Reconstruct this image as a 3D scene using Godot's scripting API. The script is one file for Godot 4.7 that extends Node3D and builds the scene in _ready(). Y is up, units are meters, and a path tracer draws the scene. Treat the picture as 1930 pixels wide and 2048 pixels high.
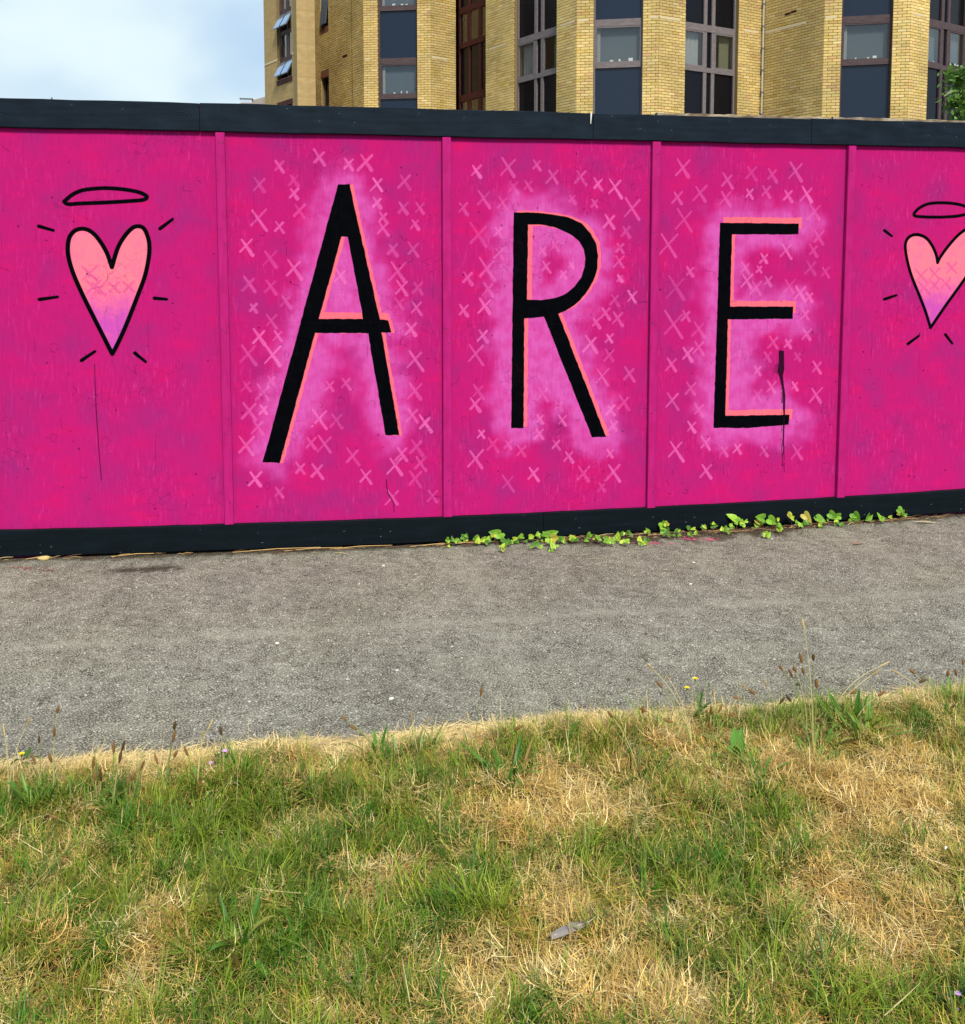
extends Node3D
# A pink painted hoarding with the letters ARE beside a tarmac path, dry grass in front, a yellow brick building behind.
# World: x runs along the hoarding, y is up, z points from the hoarding towards the viewer. Metres.

const BAY := 1.22            # width of one plywood sheet
const TOP := 2.445           # top of the fascia boards
const FASCIA := 2.297        # underside of the fascia boards
const KICK := 0.159          # top of the kickboards
const EYE := 1.603
const EDGE := 2.3           # where the tarmac ends and the verge begins

var rng := RandomNumberGenerator.new()
var used := {}
var cam: Camera3D
var M := {}
var lumps := FastNoiseLite.new()
var patch_noise := FastNoiseLite.new()
var greens := []
var straws := []

# ------------------------------------------------------------------ helpers
func numbered(called: String) -> String:
	var n: int = used.get(called, 0)
	used[called] = n + 1
	return called if n == 0 else "%s_%03d" % [called, n]

func tag(o: Node, label: String, category: String, group := "", kind := "") -> Node:
	o.set_meta("label", label)
	if category: o.set_meta("category", category)
	if group: o.set_meta("group", group)
	if kind: o.set_meta("kind", kind)
	return o

func thing(called: String, label: String, category: String, at := Vector3.ZERO, group := "") -> Node3D:
	var o := Node3D.new()
	o.name = numbered(called)
	add_child(o)
	o.position = at
	tag(o, label, category, group)
	return o

func obj(called: String, m: Mesh, mat: Material, parent: Node = null, at := Vector3.ZERO) -> MeshInstance3D:
	var o := MeshInstance3D.new()
	o.mesh = m
	o.material_override = mat
	if parent == null:
		o.name = numbered(called)
		add_child(o)
	else:
		o.name = called
		parent.add_child(o, true)
	o.position = at
	return o

func begin() -> SurfaceTool:
	var st := SurfaceTool.new()
	st.begin(Mesh.PRIMITIVE_TRIANGLES)
	return st

func lin(r: float, g: float, b: float) -> Color:
	return Color(r, g, b).linear_to_srgb()

func mat(c: Color, rough := 0.8, spec := 0.4) -> StandardMaterial3D:
	var m := StandardMaterial3D.new()
	m.albedo_color = c
	m.roughness = rough
	m.metallic_specular = spec
	return m

func quad(st: SurfaceTool, a: Vector3, b: Vector3, c: Vector3, d: Vector3, ua := Vector2.ZERO, ub := Vector2.ZERO, uc := Vector2.ZERO, ud := Vector2.ZERO) -> void:
	# a b c d counter-clockwise as seen from the front
	var n := (b - a).cross(d - a)
	if n.length() < 1e-12: n = (c - b).cross(d - b)
	n = n.normalized()
	for k in [[a, ua], [c, uc], [b, ub], [a, ua], [d, ud], [c, uc]]:
		st.set_normal(n); st.set_uv(k[1]); st.add_vertex(k[0])

func tri(st: SurfaceTool, a: Array, b: Array, c: Array) -> void:
	# one triangle of [place, normal, colour] corners, wound so that its face looks the way its normals do
	var f: Vector3 = (c[0] - a[0]).cross(b[0] - a[0])
	for v in ([a, b, c] if f.dot(a[1] + b[1] + c[1]) >= 0.0 else [a, c, b]):
		st.set_normal(v[1]); st.set_color(v[2]); st.add_vertex(v[0])

func add_box(st: SurfaceTool, lo: Vector3, hi: Vector3, xf := Transform3D()) -> void:
	var p := []
	for i in 8:
		p.append(xf * Vector3(hi.x if i & 1 else lo.x, hi.y if i & 2 else lo.y, hi.z if i & 4 else lo.z))
	var u := func(a: float, b: float) -> Vector2: return Vector2(a, b)
	quad(st, p[4], p[5], p[7], p[6], u.call(lo.x, -lo.y), u.call(hi.x, -lo.y), u.call(hi.x, -hi.y), u.call(lo.x, -hi.y))
	quad(st, p[1], p[0], p[2], p[3], u.call(hi.x, -lo.y), u.call(lo.x, -lo.y), u.call(lo.x, -hi.y), u.call(hi.x, -hi.y))
	quad(st, p[5], p[1], p[3], p[7], u.call(hi.z, -lo.y), u.call(lo.z, -lo.y), u.call(lo.z, -hi.y), u.call(hi.z, -hi.y))
	quad(st, p[0], p[4], p[6], p[2], u.call(lo.z, -lo.y), u.call(hi.z, -lo.y), u.call(hi.z, -hi.y), u.call(lo.z, -hi.y))
	quad(st, p[6], p[7], p[3], p[2], u.call(lo.x, hi.z), u.call(hi.x, hi.z), u.call(hi.x, lo.z), u.call(lo.x, lo.z))
	quad(st, p[0], p[1], p[5], p[4], u.call(lo.x, lo.z), u.call(hi.x, lo.z), u.call(hi.x, hi.z), u.call(lo.x, hi.z))

func box_mesh(lo: Vector3, hi: Vector3) -> ArrayMesh:
	var st := begin()
	add_box(st, lo, hi)
	return st.commit()

func sag(x: float) -> float:      # the hoarding's foot and the tarmac along it are not quite level
	var t := (x - 1.75) / 2.9
	return clampf(-0.017 + 0.034 * t * t, -0.02, 0.03)

func board(x0: float, x1: float, y0: float, y1: float, z0: float, z1: float, wob: float, bend := false, n := 14) -> ArrayMesh:
	# a sawn board with slightly uneven arrises, chamfered along the front edges
	var st := begin()
	var ch := 0.003
	var rows := []
	for i in n + 1:
		var x := lerpf(x0, x1, float(i) / n)
		var s := sag(x) if bend else 0.0
		var a := y0 + s + rng.randf_range(-wob, wob)
		var b := y1 + s + rng.randf_range(-wob, wob)
		rows.append([Vector3(x, a, z0), Vector3(x, a, z1 - ch), Vector3(x, a + ch, z1), Vector3(x, b - ch, z1), Vector3(x, b, z1 - ch), Vector3(x, b, z0)])
	for i in n:
		var p: Array = rows[i]
		var q: Array = rows[i + 1]
		for k in 5:
			var v0 := -float(p[k].y) - float(p[k].z)
			var v1 := -float(p[k + 1].y) - float(p[k + 1].z)
			quad(st, p[k], q[k], q[k + 1], p[k + 1], Vector2(p[k].x, v0), Vector2(q[k].x, v0), Vector2(q[k].x, v1), Vector2(p[k].x, v1))
		quad(st, q[0], p[0], p[5], q[5])
	var e: Array = rows[0]
	quad(st, e[0], e[1], e[4], e[5]); quad(st, e[1], e[2], e[3], e[4])
	e = rows[n]
	quad(st, e[5], e[4], e[1], e[0]); quad(st, e[4], e[3], e[2], e[1])
	return st.commit()

func tube(st: SurfaceTool, pts: Array, radii: Array, sides := 6, col := Color.WHITE) -> void:
	var rings := []
	for i in pts.size():
		var d: Vector3 = (pts[mini(i + 1, pts.size() - 1)] - pts[maxi(i - 1, 0)]).normalized()
		var side := d.cross(Vector3(0.31, 0.12, 0.94)).normalized()
		var up := side.cross(d)
		var ring := []
		for k in sides:
			var a := TAU * k / sides
			var n := side * cos(a) + up * sin(a)
			ring.append([pts[i] + n * radii[i], n])
		rings.append(ring)
	for i in pts.size() - 1:
		for k in sides:
			var k2 := (k + 1) % sides
			var q := []
			for c in [rings[i][k], rings[i][k2], rings[i + 1][k], rings[i + 1][k2]]: q.append([c[0], c[1], col])
			tri(st, q[0], q[3], q[1])
			tri(st, q[0], q[2], q[3])

func pts2(s: String) -> PackedVector2Array:
	var out := PackedVector2Array()
	for w in s.split(" ", false):
		var c := w.split(",")
		out.append(Vector2(float(c[0]), float(c[1])) / 1000.0)
	return out

func pts3(s: String) -> Array:
	var out := []
	for w in s.split(" ", false):
		var c := w.split(",")
		out.append(Vector3(float(c[0]), float(c[1]), float(c[2])) / 1000.0)
	return out

func noise(sd: int, freq: float, octaves := 3, type := FastNoiseLite.TYPE_SIMPLEX_SMOOTH) -> FastNoiseLite:
	var n := FastNoiseLite.new()
	n.seed = sd
	n.frequency = freq
	n.noise_type = type
	n.fractal_octaves = octaves
	return n

# noise drawn in w x h, then stretched to the wanted size: fast, and gives streaks along one axis
func noise_bytes(sd: int, freq: float, w: int, h: int, sx := 1, sy := 1, oct := 3) -> PackedByteArray:
	var im := noise(sd, freq, oct).get_image(maxi(w / sx, 2), maxi(h / sy, 2))
	im.convert(Image.FORMAT_L8)
	if sx != 1 or sy != 1:
		im.resize(w, h, Image.INTERPOLATE_CUBIC)
	return im.get_data()

# ------------------------------------------------------------------ paint on the plywood
const PW := 600
const PH := 1200
var layer := []      # coverage bytes of one sheet: 0 crosses, 1 salmon, 2 black, 3 split wood, 4 heart fill, 5 heart crosses

func fill_poly(which: int, polys: Array, x_off: float, strength := 1.0) -> void:
	var buf: PackedByteArray = layer[which]
	var P := []
	var x0 := 1e9
	var x1 := -1e9
	var y0 := 1e9
	var y1 := -1e9
	for poly in polys:
		var q := PackedVector2Array()
		for v in poly:
			var c := Vector2((v.x - x_off) / BAY * PW, (TOP - v.y) / TOP * PH)
			q.append(c)
			x0 = minf(x0, c.x); x1 = maxf(x1, c.x); y0 = minf(y0, c.y); y1 = maxf(y1, c.y)
		P.append(q)
	var ix0 := clampi(int(floor(x0)), 0, PW - 1)
	var ix1 := clampi(int(ceil(x1)), 0, PW - 1)
	for iy in range(clampi(int(floor(y0)), 0, PH - 1), clampi(int(ceil(y1)), 0, PH - 1) + 1):
		var row := PackedFloat32Array()
		row.resize(ix1 - ix0 + 2)
		for sub in 3:
			var y := iy + (sub + 0.5) / 3.0
			var xs := []
			for q in P:
				var n: int = q.size()
				for i in n:
					var a: Vector2 = q[i]
					var b: Vector2 = q[(i + 1) % n]
					if (a.y <= y) != (b.y <= y):
						xs.append(a.x + (y - a.y) / (b.y - a.y) * (b.x - a.x))
			xs.sort()
			for k in range(0, xs.size() - 1, 2):
				var a := clampf(xs[k], ix0, ix1 + 1.0)
				var b := clampf(xs[k + 1], ix0, ix1 + 1.0)
				var ia := int(a)
				var ib := int(b)
				if ia == ib:
					row[ia - ix0] += b - a
				else:
					row[ia - ix0] += ia + 1 - a
					for x in range(ia + 1, ib): row[x - ix0] += 1.0
					row[ib - ix0] += b - ib
		for x in range(ix0, ix1 + 1):
			var c := row[x - ix0]
			if c > 0.0:
				var v := int(minf(c / 3.0, 1.0) * 255.0 * strength)
				var at := iy * PW + x
				if v > buf[at]: buf[at] = v
	layer[which] = buf

func stroke_poly(a: Vector2, b: Vector2, wa: float, wb: float) -> PackedVector2Array:
	var d := (b - a).normalized()
	var n := Vector2(-d.y, d.x)
	var q := PackedVector2Array()
	for k in 5:
		var t := PI * (0.5 + k / 4.0)
		q.append(a + (n * sin(t) + d * cos(t)) * wa)
	for k in 5:
		var t := PI * (1.5 + k / 4.0)
		q.append(b + (n * sin(t) + d * cos(t)) * wb)
	return q

func line_stroke(which: int, pts: PackedVector2Array, w: float, x_off: float) -> void:
	for i in pts.size() - 1:
		fill_poly(which, [stroke_poly(pts[i], pts[i + 1], w, w)], x_off)

func smooth_line(pts: PackedVector2Array, corners := []) -> PackedVector2Array:
	var out := PackedVector2Array()
	var n := pts.size()
	for i in n - 1:
		var p0 := pts[i - 1] if i > 0 and not i in corners else pts[i]
		var p3 := pts[i + 2] if i + 2 < n and not (i + 1) in corners else pts[i + 1]
		for k in 5:
			out.append(pts[i].cubic_interpolate(pts[i + 1], p0, p3, k / 5.0))
	out.append(pts[n - 1])
	return out

func crosses(s: String, which: int, x_off: float, strength: float) -> void:
	for c in pts3(s):
		var h: float = c.z * rng.randf_range(0.75, 1.25)
		strength = rng.randf_range(0.38, 0.85)
		var p := Vector2(c.x, c.y)
		var a := p + Vector2(-0.62 * h, h) * rng.randf_range(0.8, 1.1)
		var b := p + Vector2(0.72 * h, -h) * rng.randf_range(0.85, 1.15)
		fill_poly(which, [stroke_poly(a, b, rng.randf_range(0.004, 0.007), rng.randf_range(0.008, 0.0125))], x_off, strength * rng.randf_range(0.7, 1.0))
		var a2 := p + Vector2(0.75 * h, 0.85 * h) * rng.randf_range(0.8, 1.1)
		var b2 := p + Vector2(-0.85 * h, -0.85 * h) * rng.randf_range(0.7, 1.1)
		fill_poly(which, [stroke_poly(a2, b2, rng.randf_range(0.005, 0.008), rng.randf_range(0.004, 0.009))], x_off, strength * rng.randf_range(0.6, 1.0))

func wobble(p: PackedVector2Array, amount := 0.0016) -> PackedVector2Array:      # a hand-held brush
	var q := PackedVector2Array()
	for i in p.size():
		var a := p[i]
		var b := p[(i + 1) % p.size()]
		var n := maxi(1, int(a.distance_to(b) / 0.022))
		for j in n:
			q.append(a.lerp(b, float(j) / n) + Vector2(rng.randf_range(-1, 1), rng.randf_range(-1, 1)) * amount)
	return q

func moved(p: PackedVector2Array, d: Vector2) -> PackedVector2Array:
	var q := PackedVector2Array()
	for v in p: q.append(v + d)
	return q

func seg_dist(p: Vector2, a: Vector2, b: Vector2) -> float:
	var d := b - a
	var t := clampf((p - a).dot(d) / maxf(d.length_squared(), 1e-9), 0.0, 1.0)
	return p.distance_to(a + d * t)

# the airbrushed pale band that surrounds a letter
func glow(lines: Array, x_off: float, inner: float, outer: float) -> PackedByteArray:
	var w := 75
	var h := 150
	var data := PackedByteArray()
	data.resize(w * h)
	var fuzz := noise(77 + int(x_off * 10.0), 0.09, 3)
	for j in h:
		for i in w:
			var p := Vector2(x_off + (i + 0.5) / w * BAY, TOP - (j + 0.5) / h * TOP)
			var best := 9.0
			for s in lines:
				best = minf(best, seg_dist(p, s[0], s[1]))
			best += fuzz.get_noise_2d(i, j) * 0.075
			data[j * w + i] = int(255.0 * smoothstep(outer, inner, best))
	var im := Image.create_from_data(w, h, false, Image.FORMAT_L8, data)
	im.resize(PW, PH, Image.INTERPOLATE_CUBIC)
	return im.get_data()

func seg(a: float, b: float, c: float, d: float) -> Array:
	return [Vector2(a, b) / 1000.0, Vector2(c, d) / 1000.0]

func sheet_material(k: int) -> StandardMaterial3D:
	var x_off := k * BAY
	layer = []
	for i in 6:
		var b := PackedByteArray()
		b.resize(PW * PH)
		layer.append(b)
	var halo := PackedByteArray()
	var heart_mid := 1.38
	if k == 0:
		halo = glow([seg(660, 1990, 250, 560), seg(660, 1990, 900, 680), seg(520, 1260, 870, 1250), seg(600, 1800, 640, 1400), seg(480, 1100, 400, 800)], x_off, 0.04, 0.215)
		crosses("195,2027,50 303,2129,35 519,2180,38 773,2159,42 834,2039,46 986,2056,46 184,1843,54 298,1800,42 407,1888,42 118,1694,46 245,1626,54 373,1571,42 132,1487,42 246,1472,50 327,1391,35 151,1356,23 246,1282,50 180,1194,38 281,1200,35 118,1099,61 250,1090,54 978,1908,42 1071,1909,27 1044,1820,35 865,1796,42 1032,1678,50 945,1552,58 967,1462,38 1057,1462,42 1049,1349,35 952,1372,35 1040,1054,54 1018,1229,38 833,1936,38 866,1856,38 627,1530,35 629,1412,19 917,1678,31 379,1982,31 380,2055,31 678,2146,35 107,924,35 197,884,42 119,782,46 198,788,27 164,692,31 98,589,50 241,950,31 561,914,35 650,927,31 500,727,50 596,717,42 454,593,35 528,583,50 393,451,38 485,433,46 274,320,42 145,400,38 683,510,46 756,393,42 923,448,46 1045,552,38 1068,458,35 1036,367,42 906,264,50 1136,262,35 1039,873,42 1023,736,35 1095,688,42 961,516,35", 0, x_off, 0.62)
		var o := pts2("620,2036 682,2037 843,1285 890,1279 906,1211 852,1212 948,624 870,626 777,1209 483,1213 281,486 188,495")
		var c := pts2("635,1750 670,1748 751,1288 506,1292")
		fill_poly(1, [wobble(moved(o, Vector2(0.019, -0.002)), 0.003), wobble(moved(c, Vector2(0.019, -0.002)), 0.003)], x_off)
		fill_poly(1, [pts2("488,1330 892,1320 906,1279 506,1289")], x_off)
		fill_poly(2, [wobble(o), wobble(c)], x_off)
	elif k == 1:
		halo = glow([seg(1630, 1850, 1630, 680), seg(1700, 1840, 1900, 1800), seg(1900, 1800, 2040, 1680), seg(2040, 1680, 2040, 1520), seg(2040, 1520, 1900, 1350), seg(1900, 1350, 1690, 1330), seg(1800, 1330, 2120, 610), seg(1700, 1150, 1760, 950), seg(1800, 1000, 1950, 850)], x_off, 0.07, 0.225)
		crosses("1389,2121,35 1573,2142,42 1739,2160,35 1833,2097,42 1998,2096,46 2101,2056,27 2201,2038,58 2307,1916,46 1689,2043,38 1604,2034,38 1431,1965,54 1313,1911,42 1542,1943,35 1401,1758,61 1516,1778,27 2171,1842,46 2272,1785,27 1948,1970,27 2082,1945,31 1520,1657,35 1450,1566,50 1339,1517,31 1458,1452,35 1439,1354,46 1316,1332,38 2237,1689,31 2234,1611,38 2239,1511,23 2313,1402,31 2208,1387,31 2226,1277,38 2153,1309,31 2097,1255,35 1797,1581,38 1847,1703,31 1946,1592,19 1776,1672,23 1899,1535,23 2066,1131,50 2178,1161,27 1427,1186,35 1385,1079,54 2179,1060,46 2136,935,50 2302,948,46 2272,779,35 2191,737,35 1381,789,50 1400,865,35 1780,841,38 1876,769,38 1897,682,31 1765,693,31 1419,617,31 1486,553,35 1576,550,31 1762,607,35 1655,509,38 1862,541,31 1938,468,35 1727,372,42 1573,323,42 1384,471,58 2028,361,50 2211,363,58 2142,277,35 2189,475,31 2208,642,31", 0, x_off, 0.62)
		var o := pts2("1606,1891 1682,1890 1799,1885 1925,1865 2004,1830 2060,1773 2093,1711 2105,1642 2102,1573 2079,1496 2031,1419 1968,1357 1913,1323 1871,1308 2164,578 2079,578 1786,1293 1739,1286 1670,1284 1668,643 1594,645")
		var c := pts2("1690,1820 1768,1823 1862,1802 1941,1768 1993,1726 2021,1681 2030,1627 2026,1581 2007,1519 1967,1465 1920,1427 1857,1400 1770,1388 1685,1390")
		fill_poly(1, [wobble(moved(o, Vector2(0.021, 0.008)), 0.003), wobble(moved(c, Vector2(0.026, -0.008)), 0.003)], x_off)
		fill_poly(2, [wobble(o), wobble(c)], x_off)
	elif k == 2:
		halo = glow([seg(2880, 1800, 2860, 660), seg(2900, 1810, 3340, 1810), seg(2900, 1310, 3320, 1310), seg(2870, 640, 3310, 640), seg(2960, 1200, 2960, 800), seg(2990, 720, 3200, 720)], x_off, 0.05, 0.21)
		crosses("2611,2155,54 2581,1985,42 2720,2010,58 2888,2089,50 3038,2135,46 3169,2125,35 3317,2147,54 3133,2026,38 3273,2004,35 3393,2013,42 2878,1984,46 3028,2013,35 2624,1853,58 2528,1705,69 3447,1907,42 3477,1756,38 3445,1676,42 2581,1455,54 2666,1549,31 3431,1572,31 3527,1547,38 3130,1628,31 3269,1675,46 3101,1564,23 3012,1572,31 3023,1493,42 3083,1453,35 3158,1492,35 3296,1460,38 3366,1419,38 3427,1395,31 2568,1235,69 2646,1289,31 2726,1209,38 3404,1290,31 3416,1169,42 2658,1059,46 2728,1098,35 3201,1123,42 3296,1114,35 2559,999,46 3165,1036,35 3359,1033,31 3103,953,31 3487,966,35 2682,853,38 2567,783,65 3195,850,35 3346,855,27 3106,803,31 3487,794,42 2735,723,31 2691,620,35 2781,520,35 2592,486,58 2900,468,35 2985,481,31 3157,460,38 3374,444,38 2788,350,38", 0, x_off, 0.62)
		var o := pts2("2848,1838 3348,1838 3344,1773 2924,1771 2920,1342 3325,1338 3322,1265 2909,1265 2904,683 3316,678 3313,617 3205,613 3042,605 2830,612")
		fill_poly(1, [wobble(moved(o, Vector2(0.02, 0.034)), 0.003)], x_off)
		fill_poly(2, [wobble(o)], x_off)
		var split := pts2("3237,1072 3271,1071 3276,954 3267,913 3287,799 3288,685 3285,521 3293,373 3277,521 3277,685 3267,832 3245,914 3232,946 3239,995")
		fill_poly(3, [split], x_off)
		var pp := Vector2(3.258, 1.09)
		for i in 46:      # splinters along the split
			var c := Vector2(lerpf(3.256, 3.285, i / 45.0) + rng.randf_range(-0.009, 0.009), lerpf(1.1, 0.36, i / 45.0))
			var l := rng.randf_range(0.012, 0.05) * (1.0 if i > 12 else 1.5)
			fill_poly(3, [stroke_poly(c, c + Vector2(rng.randf_range(-0.006, 0.006), -l), 0.0007, rng.randf_range(0.0008, 0.003))], x_off, rng.randf_range(0.4, 1.0))
			if i % 5 == 0:
				pp = c + Vector2(rng.randf_range(-0.03, 0.02), rng.randf_range(-0.02, 0.02))
				fill_poly(3, [stroke_poly(c, pp, 0.0008, 0.0022)], x_off, 0.7)
		fill_poly(3, [pts2("3214,985 3240,1000 3250,960 3236,925 3222,938 3206,930")], x_off, 0.3)
	elif k == -1 or k == 3:
		var h := smooth_line(pts2("-580,1579 -604,1657 -643,1728 -682,1770 -722,1784 -762,1773 -790,1738 -800,1685 -797,1628 -776,1544 -732,1430 -682,1316 -624,1186 -591,1112 -554,1183 -505,1293 -454,1421 -413,1529 -390,1629 -385,1700 -394,1750 -413,1789 -444,1799 -475,1785 -513,1742 -549,1678 -580,1579" if k == -1 else "4270,1603 4258,1653 4225,1714 4183,1757 4128,1775 4081,1766 4052,1732 4051,1677 4074,1585 4104,1505 4155,1399 4200,1300 4238,1200 4335,1336 4433,1466 4505,1572 4542,1672 4553,1746 4537,1796 4501,1820 4454,1808 4400,1770 4341,1708 4289,1640 4270,1603"), [0, 13 if k == -1 else 12, 26])
		fill_poly(4, [h], x_off)
		line_stroke(2, h, 0.0112 if k == -1 else 0.0098, x_off)
		line_stroke(2, smooth_line(pts2("-811,1926 -770,1962 -716,1987 -635,1998 -574,1999 -500,1993 -432,1980 -392,1959 -406,1941 -461,1934 -596,1924 -731,1917 -791,1913 -811,1926" if k == -1 else "4099,1903 4129,1934 4188,1962 4269,1971 4365,1967 4441,1952 4490,1928 4477,1910 4443,1900 4382,1889 4280,1883 4191,1883 4110,1888 4099,1903")), 0.0105 if k == -1 else 0.0095, x_off)
		var r := pts2("-941,1796 -869,1774 -328,1786 -261,1838 -951,1409 -859,1422 -366,1412 -302,1406 -749,1080 -679,1128 -475,1116 -420,1067" if k == -1 else "3906,1799 3957,1765 3920,1379 4000,1403 4088,1101 4161,1151 4341,1156 4390,1100")
		for i in range(0, r.size(), 2):
			fill_poly(2, [stroke_poly(r[i], r[i + 1], 0.0098, 0.0075)], x_off)
		for c in pts2("-695,1547 -677,1473 -650,1465 -572,1472 -497,1475" if k == -1 else "4161,1523 4252,1535 4367,1572 4184,1449 4255,1464 4330,1473"):
			var e := rng.randf_range(0.026, 0.04)
			fill_poly(5, [stroke_poly(c + Vector2(-e, e), c + Vector2(e, -e), 0.006, 0.008)], x_off, 0.7)
			fill_poly(5, [stroke_poly(c + Vector2(e, e), c + Vector2(-e, -e), 0.007, 0.005)], x_off, 0.6)
		if k == -1:
			fill_poly(3, [pts2("-686,1060 -682,1060 -680,820 -674,640 -664,420 -668,420 -679,640 -685,820")], x_off, 0.7)
			heart_mid = 1.38
		else:
			heart_mid = 1.42
	if k == 0:
		fill_poly(3, [pts2("870,372 874,372 878,330 884,290 902,262 916,230 918,176 914,176 911,230 896,260 880,284 872,330")], x_off, 0.8)
	# knots, old screw holes, chips and flakes in the plywood
	for i in 46:
		var c := Vector2(x_off + rng.randf_range(0.04, 1.18), rng.randf_range(0.2, 2.26))
		var r := rng.randf_range(0.0018, 0.0045)
		fill_poly(3, [stroke_poly(c, c + Vector2(rng.randf_range(-1, 1), rng.randf_range(-1, 1)) * r, r, r)], x_off, rng.randf_range(0.3, 0.8))
	for i in 26:
		var c := Vector2(x_off + rng.randf_range(0.06, 1.16), rng.randf_range(0.22, 2.2))
		var a := rng.randf() * TAU
		var p := PackedVector2Array([c])
		for j in rng.randi_range(2, 6):
			a += rng.randf_range(-1.3, 1.3)
			p.append(p[p.size() - 1] + Vector2(cos(a), sin(a) * 0.8) * rng.randf_range(0.006, 0.018))
		for j in p.size() - 1:
			fill_poly(3, [stroke_poly(p[j], p[j + 1], 0.0009, 0.0016)], x_off, rng.randf_range(0.25, 0.6))
	for i in 7:
		var c := Vector2(x_off + rng.randf_range(0.1, 1.1), rng.randf_range(0.3, 2.1))
		var rx := rng.randf_range(0.012, 0.02)
		for j in 10:
			if rng.randf() < 0.25: continue
			var a := TAU * j / 10.0
			var b := TAU * (j + 1) / 10.0
			fill_poly(3, [stroke_poly(c + Vector2(cos(a) * rx, sin(a) * rx * 1.25), c + Vector2(cos(b) * rx, sin(b) * rx * 1.25), 0.001, 0.0014)], x_off, rng.randf_range(0.25, 0.55))
	for i in 9:      # fine checks along the grain
		var c := Vector2(x_off + rng.randf_range(0.05, 1.17), rng.randf_range(0.4, 2.2))
		fill_poly(3, [stroke_poly(c, c + Vector2(rng.randf_range(-0.006, 0.006), -rng.randf_range(0.03, 0.2)), 0.0005, 0.0011)], x_off, rng.randf_range(0.3, 0.6))
	var n1 := noise_bytes(11 + k, 0.018, PW, PH, 3, 3, 3)
	var n2 := noise_bytes(31 + k, 0.11, PW, PH, 1, 7, 3)
	var n3 := noise_bytes(51 + k, 0.35, PW, PH, 1, 1, 2)
	var n4 := noise_bytes(71 + k, 0.05, PW, PH, 2, 2, 3)
	var cell := noise(91 + k, 0.035, 1, FastNoiseLite.TYPE_CELLULAR)
	cell.fractal_type = FastNoiseLite.FRACTAL_NONE
	cell.cellular_return_type = FastNoiseLite.RETURN_DISTANCE2_SUB
	cell.domain_warp_enabled = true
	cell.domain_warp_amplitude = 14.0
	cell.domain_warp_frequency = 0.03
	var ci := cell.get_image(PW, PH)
	ci.convert(Image.FORMAT_L8)
	var n5 := ci.get_data()
	var n6 := noise_bytes(111 + k, 0.012, PW, PH, 3, 3, 2)
	var n7 := noise_bytes(131 + k, 0.06, PW, PH, 9, 2, 3)      # roller marks
	var seam := int((TOP - [1.2, 1.26, 1.27, 1.25, 1.2, 1.2][k + 2]) / TOP * PH)
	var l0: PackedByteArray = layer[0]
	var l1: PackedByteArray = layer[1]
	var l2: PackedByteArray = layer[2]
	var l3: PackedByteArray = layer[3]
	var l4: PackedByteArray = layer[4]
	var l5: PackedByteArray = layer[5]
	var has_halo := halo.size() > 0
	var rgb := PackedByteArray()
	rgb.resize(PW * PH * 3)
	var ht := PackedByteArray()
	ht.resize(PW * PH)
	var i := 0
	for y in PH:
		var yy := TOP - float(y) / PH * TOP
		var to_bottom := clampf((yy - (heart_mid - 0.09)) / 0.2, 0.0, 1.0)
		for x in PW:
			var t := n1[i] / 255.0
			var u := n2[i] / 255.0
			var v := n3[i] / 255.0
			var q := n4[i] / 255.0
			var edge := minf(x, PW - x) / 26.0
			var pur := clampf((t - 0.5) * 1.35, 0.0, 0.62) * (0.4 + 0.6 * q)
			if edge < 1.0: pur = maxf(pur, (1.0 - edge) * (0.15 + 0.5 * q))
			var hot := clampf((0.46 - t) * 1.5 + (n7[i] - 165) / 260.0, 0.0, 0.85)
			var r := 181.0 - 44.0 * pur + 20.0 * hot
			var g := 27.0 + 17.0 * pur - 4.0 * hot
			var b := 111.0 + 8.0 * pur - 8.0 * hot
			if has_halo:
				var h := halo[i] / 255.0
				h *= clampf(0.86 + 0.45 * (q - 0.45) + 0.12 * (u - 0.5), 0.0, 1.0)
				r += (201.0 - r) * h; g += (84.0 - g) * h; b += (170.0 - b) * h
			var scuff := clampf((n2[i] - 168) / 70.0, 0.0, 1.0) * clampf((n6[i] - 96) / 70.0, 0.0, 1.0)
			r += (212.0 - r) * scuff * 0.35; g += (84.0 - g) * scuff * 0.35; b += (150.0 - b) * scuff * 0.35
			var c := l0[i]
			if c > 0:
				var a := c / 255.0 * (0.55 + 0.8 * v)
				r += (224.0 - r) * a; g += (112.0 - g) * a; b += (182.0 - b) * a
			c = l4[i]
			if c > 0:
				var a := c / 255.0
				var s := clampf(to_bottom + (q - 0.5) * 0.5, 0.0, 1.0)
				r += (lerpf(196.0, 246.0, s) - r) * a; g += (lerpf(78.0, 120.0, s) - g) * a; b += (lerpf(174.0, 144.0, s) - b) * a
			c = l5[i]
			if c > 0:
				var a := c / 255.0
				r += (206.0 - r) * a; g += (82.0 - g) * a; b += (142.0 - b) * a
			c = l1[i]
			if c > 0:
				var a := c / 255.0 * (0.86 + 0.14 * u)
				r += (240.0 - r) * a; g += (108.0 - g) * a; b += (120.0 - b) * a
			var f := 0.95 + 0.06 * (u - 0.5) + 0.1 * (v - 0.5)
			r *= f; g *= f; b *= f
			c = l2[i]
			if c > 0:
				var a := c / 255.0
				var d := 1.0 + 6.0 * u * q
				r += (d - r) * a; g += (d + 1.0 - g) * a; b += (d + 4.0 - b) * a
			c = l3[i]
			if c > 0:
				var a := c / 255.0 * 0.85
				r += (22.0 - r) * a; g += (8.0 - g) * a; b += (19.0 - b) * a
			# crazed and flaking paint, in patches; a scribed line across the sheet
			var flake := 0.0
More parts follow.
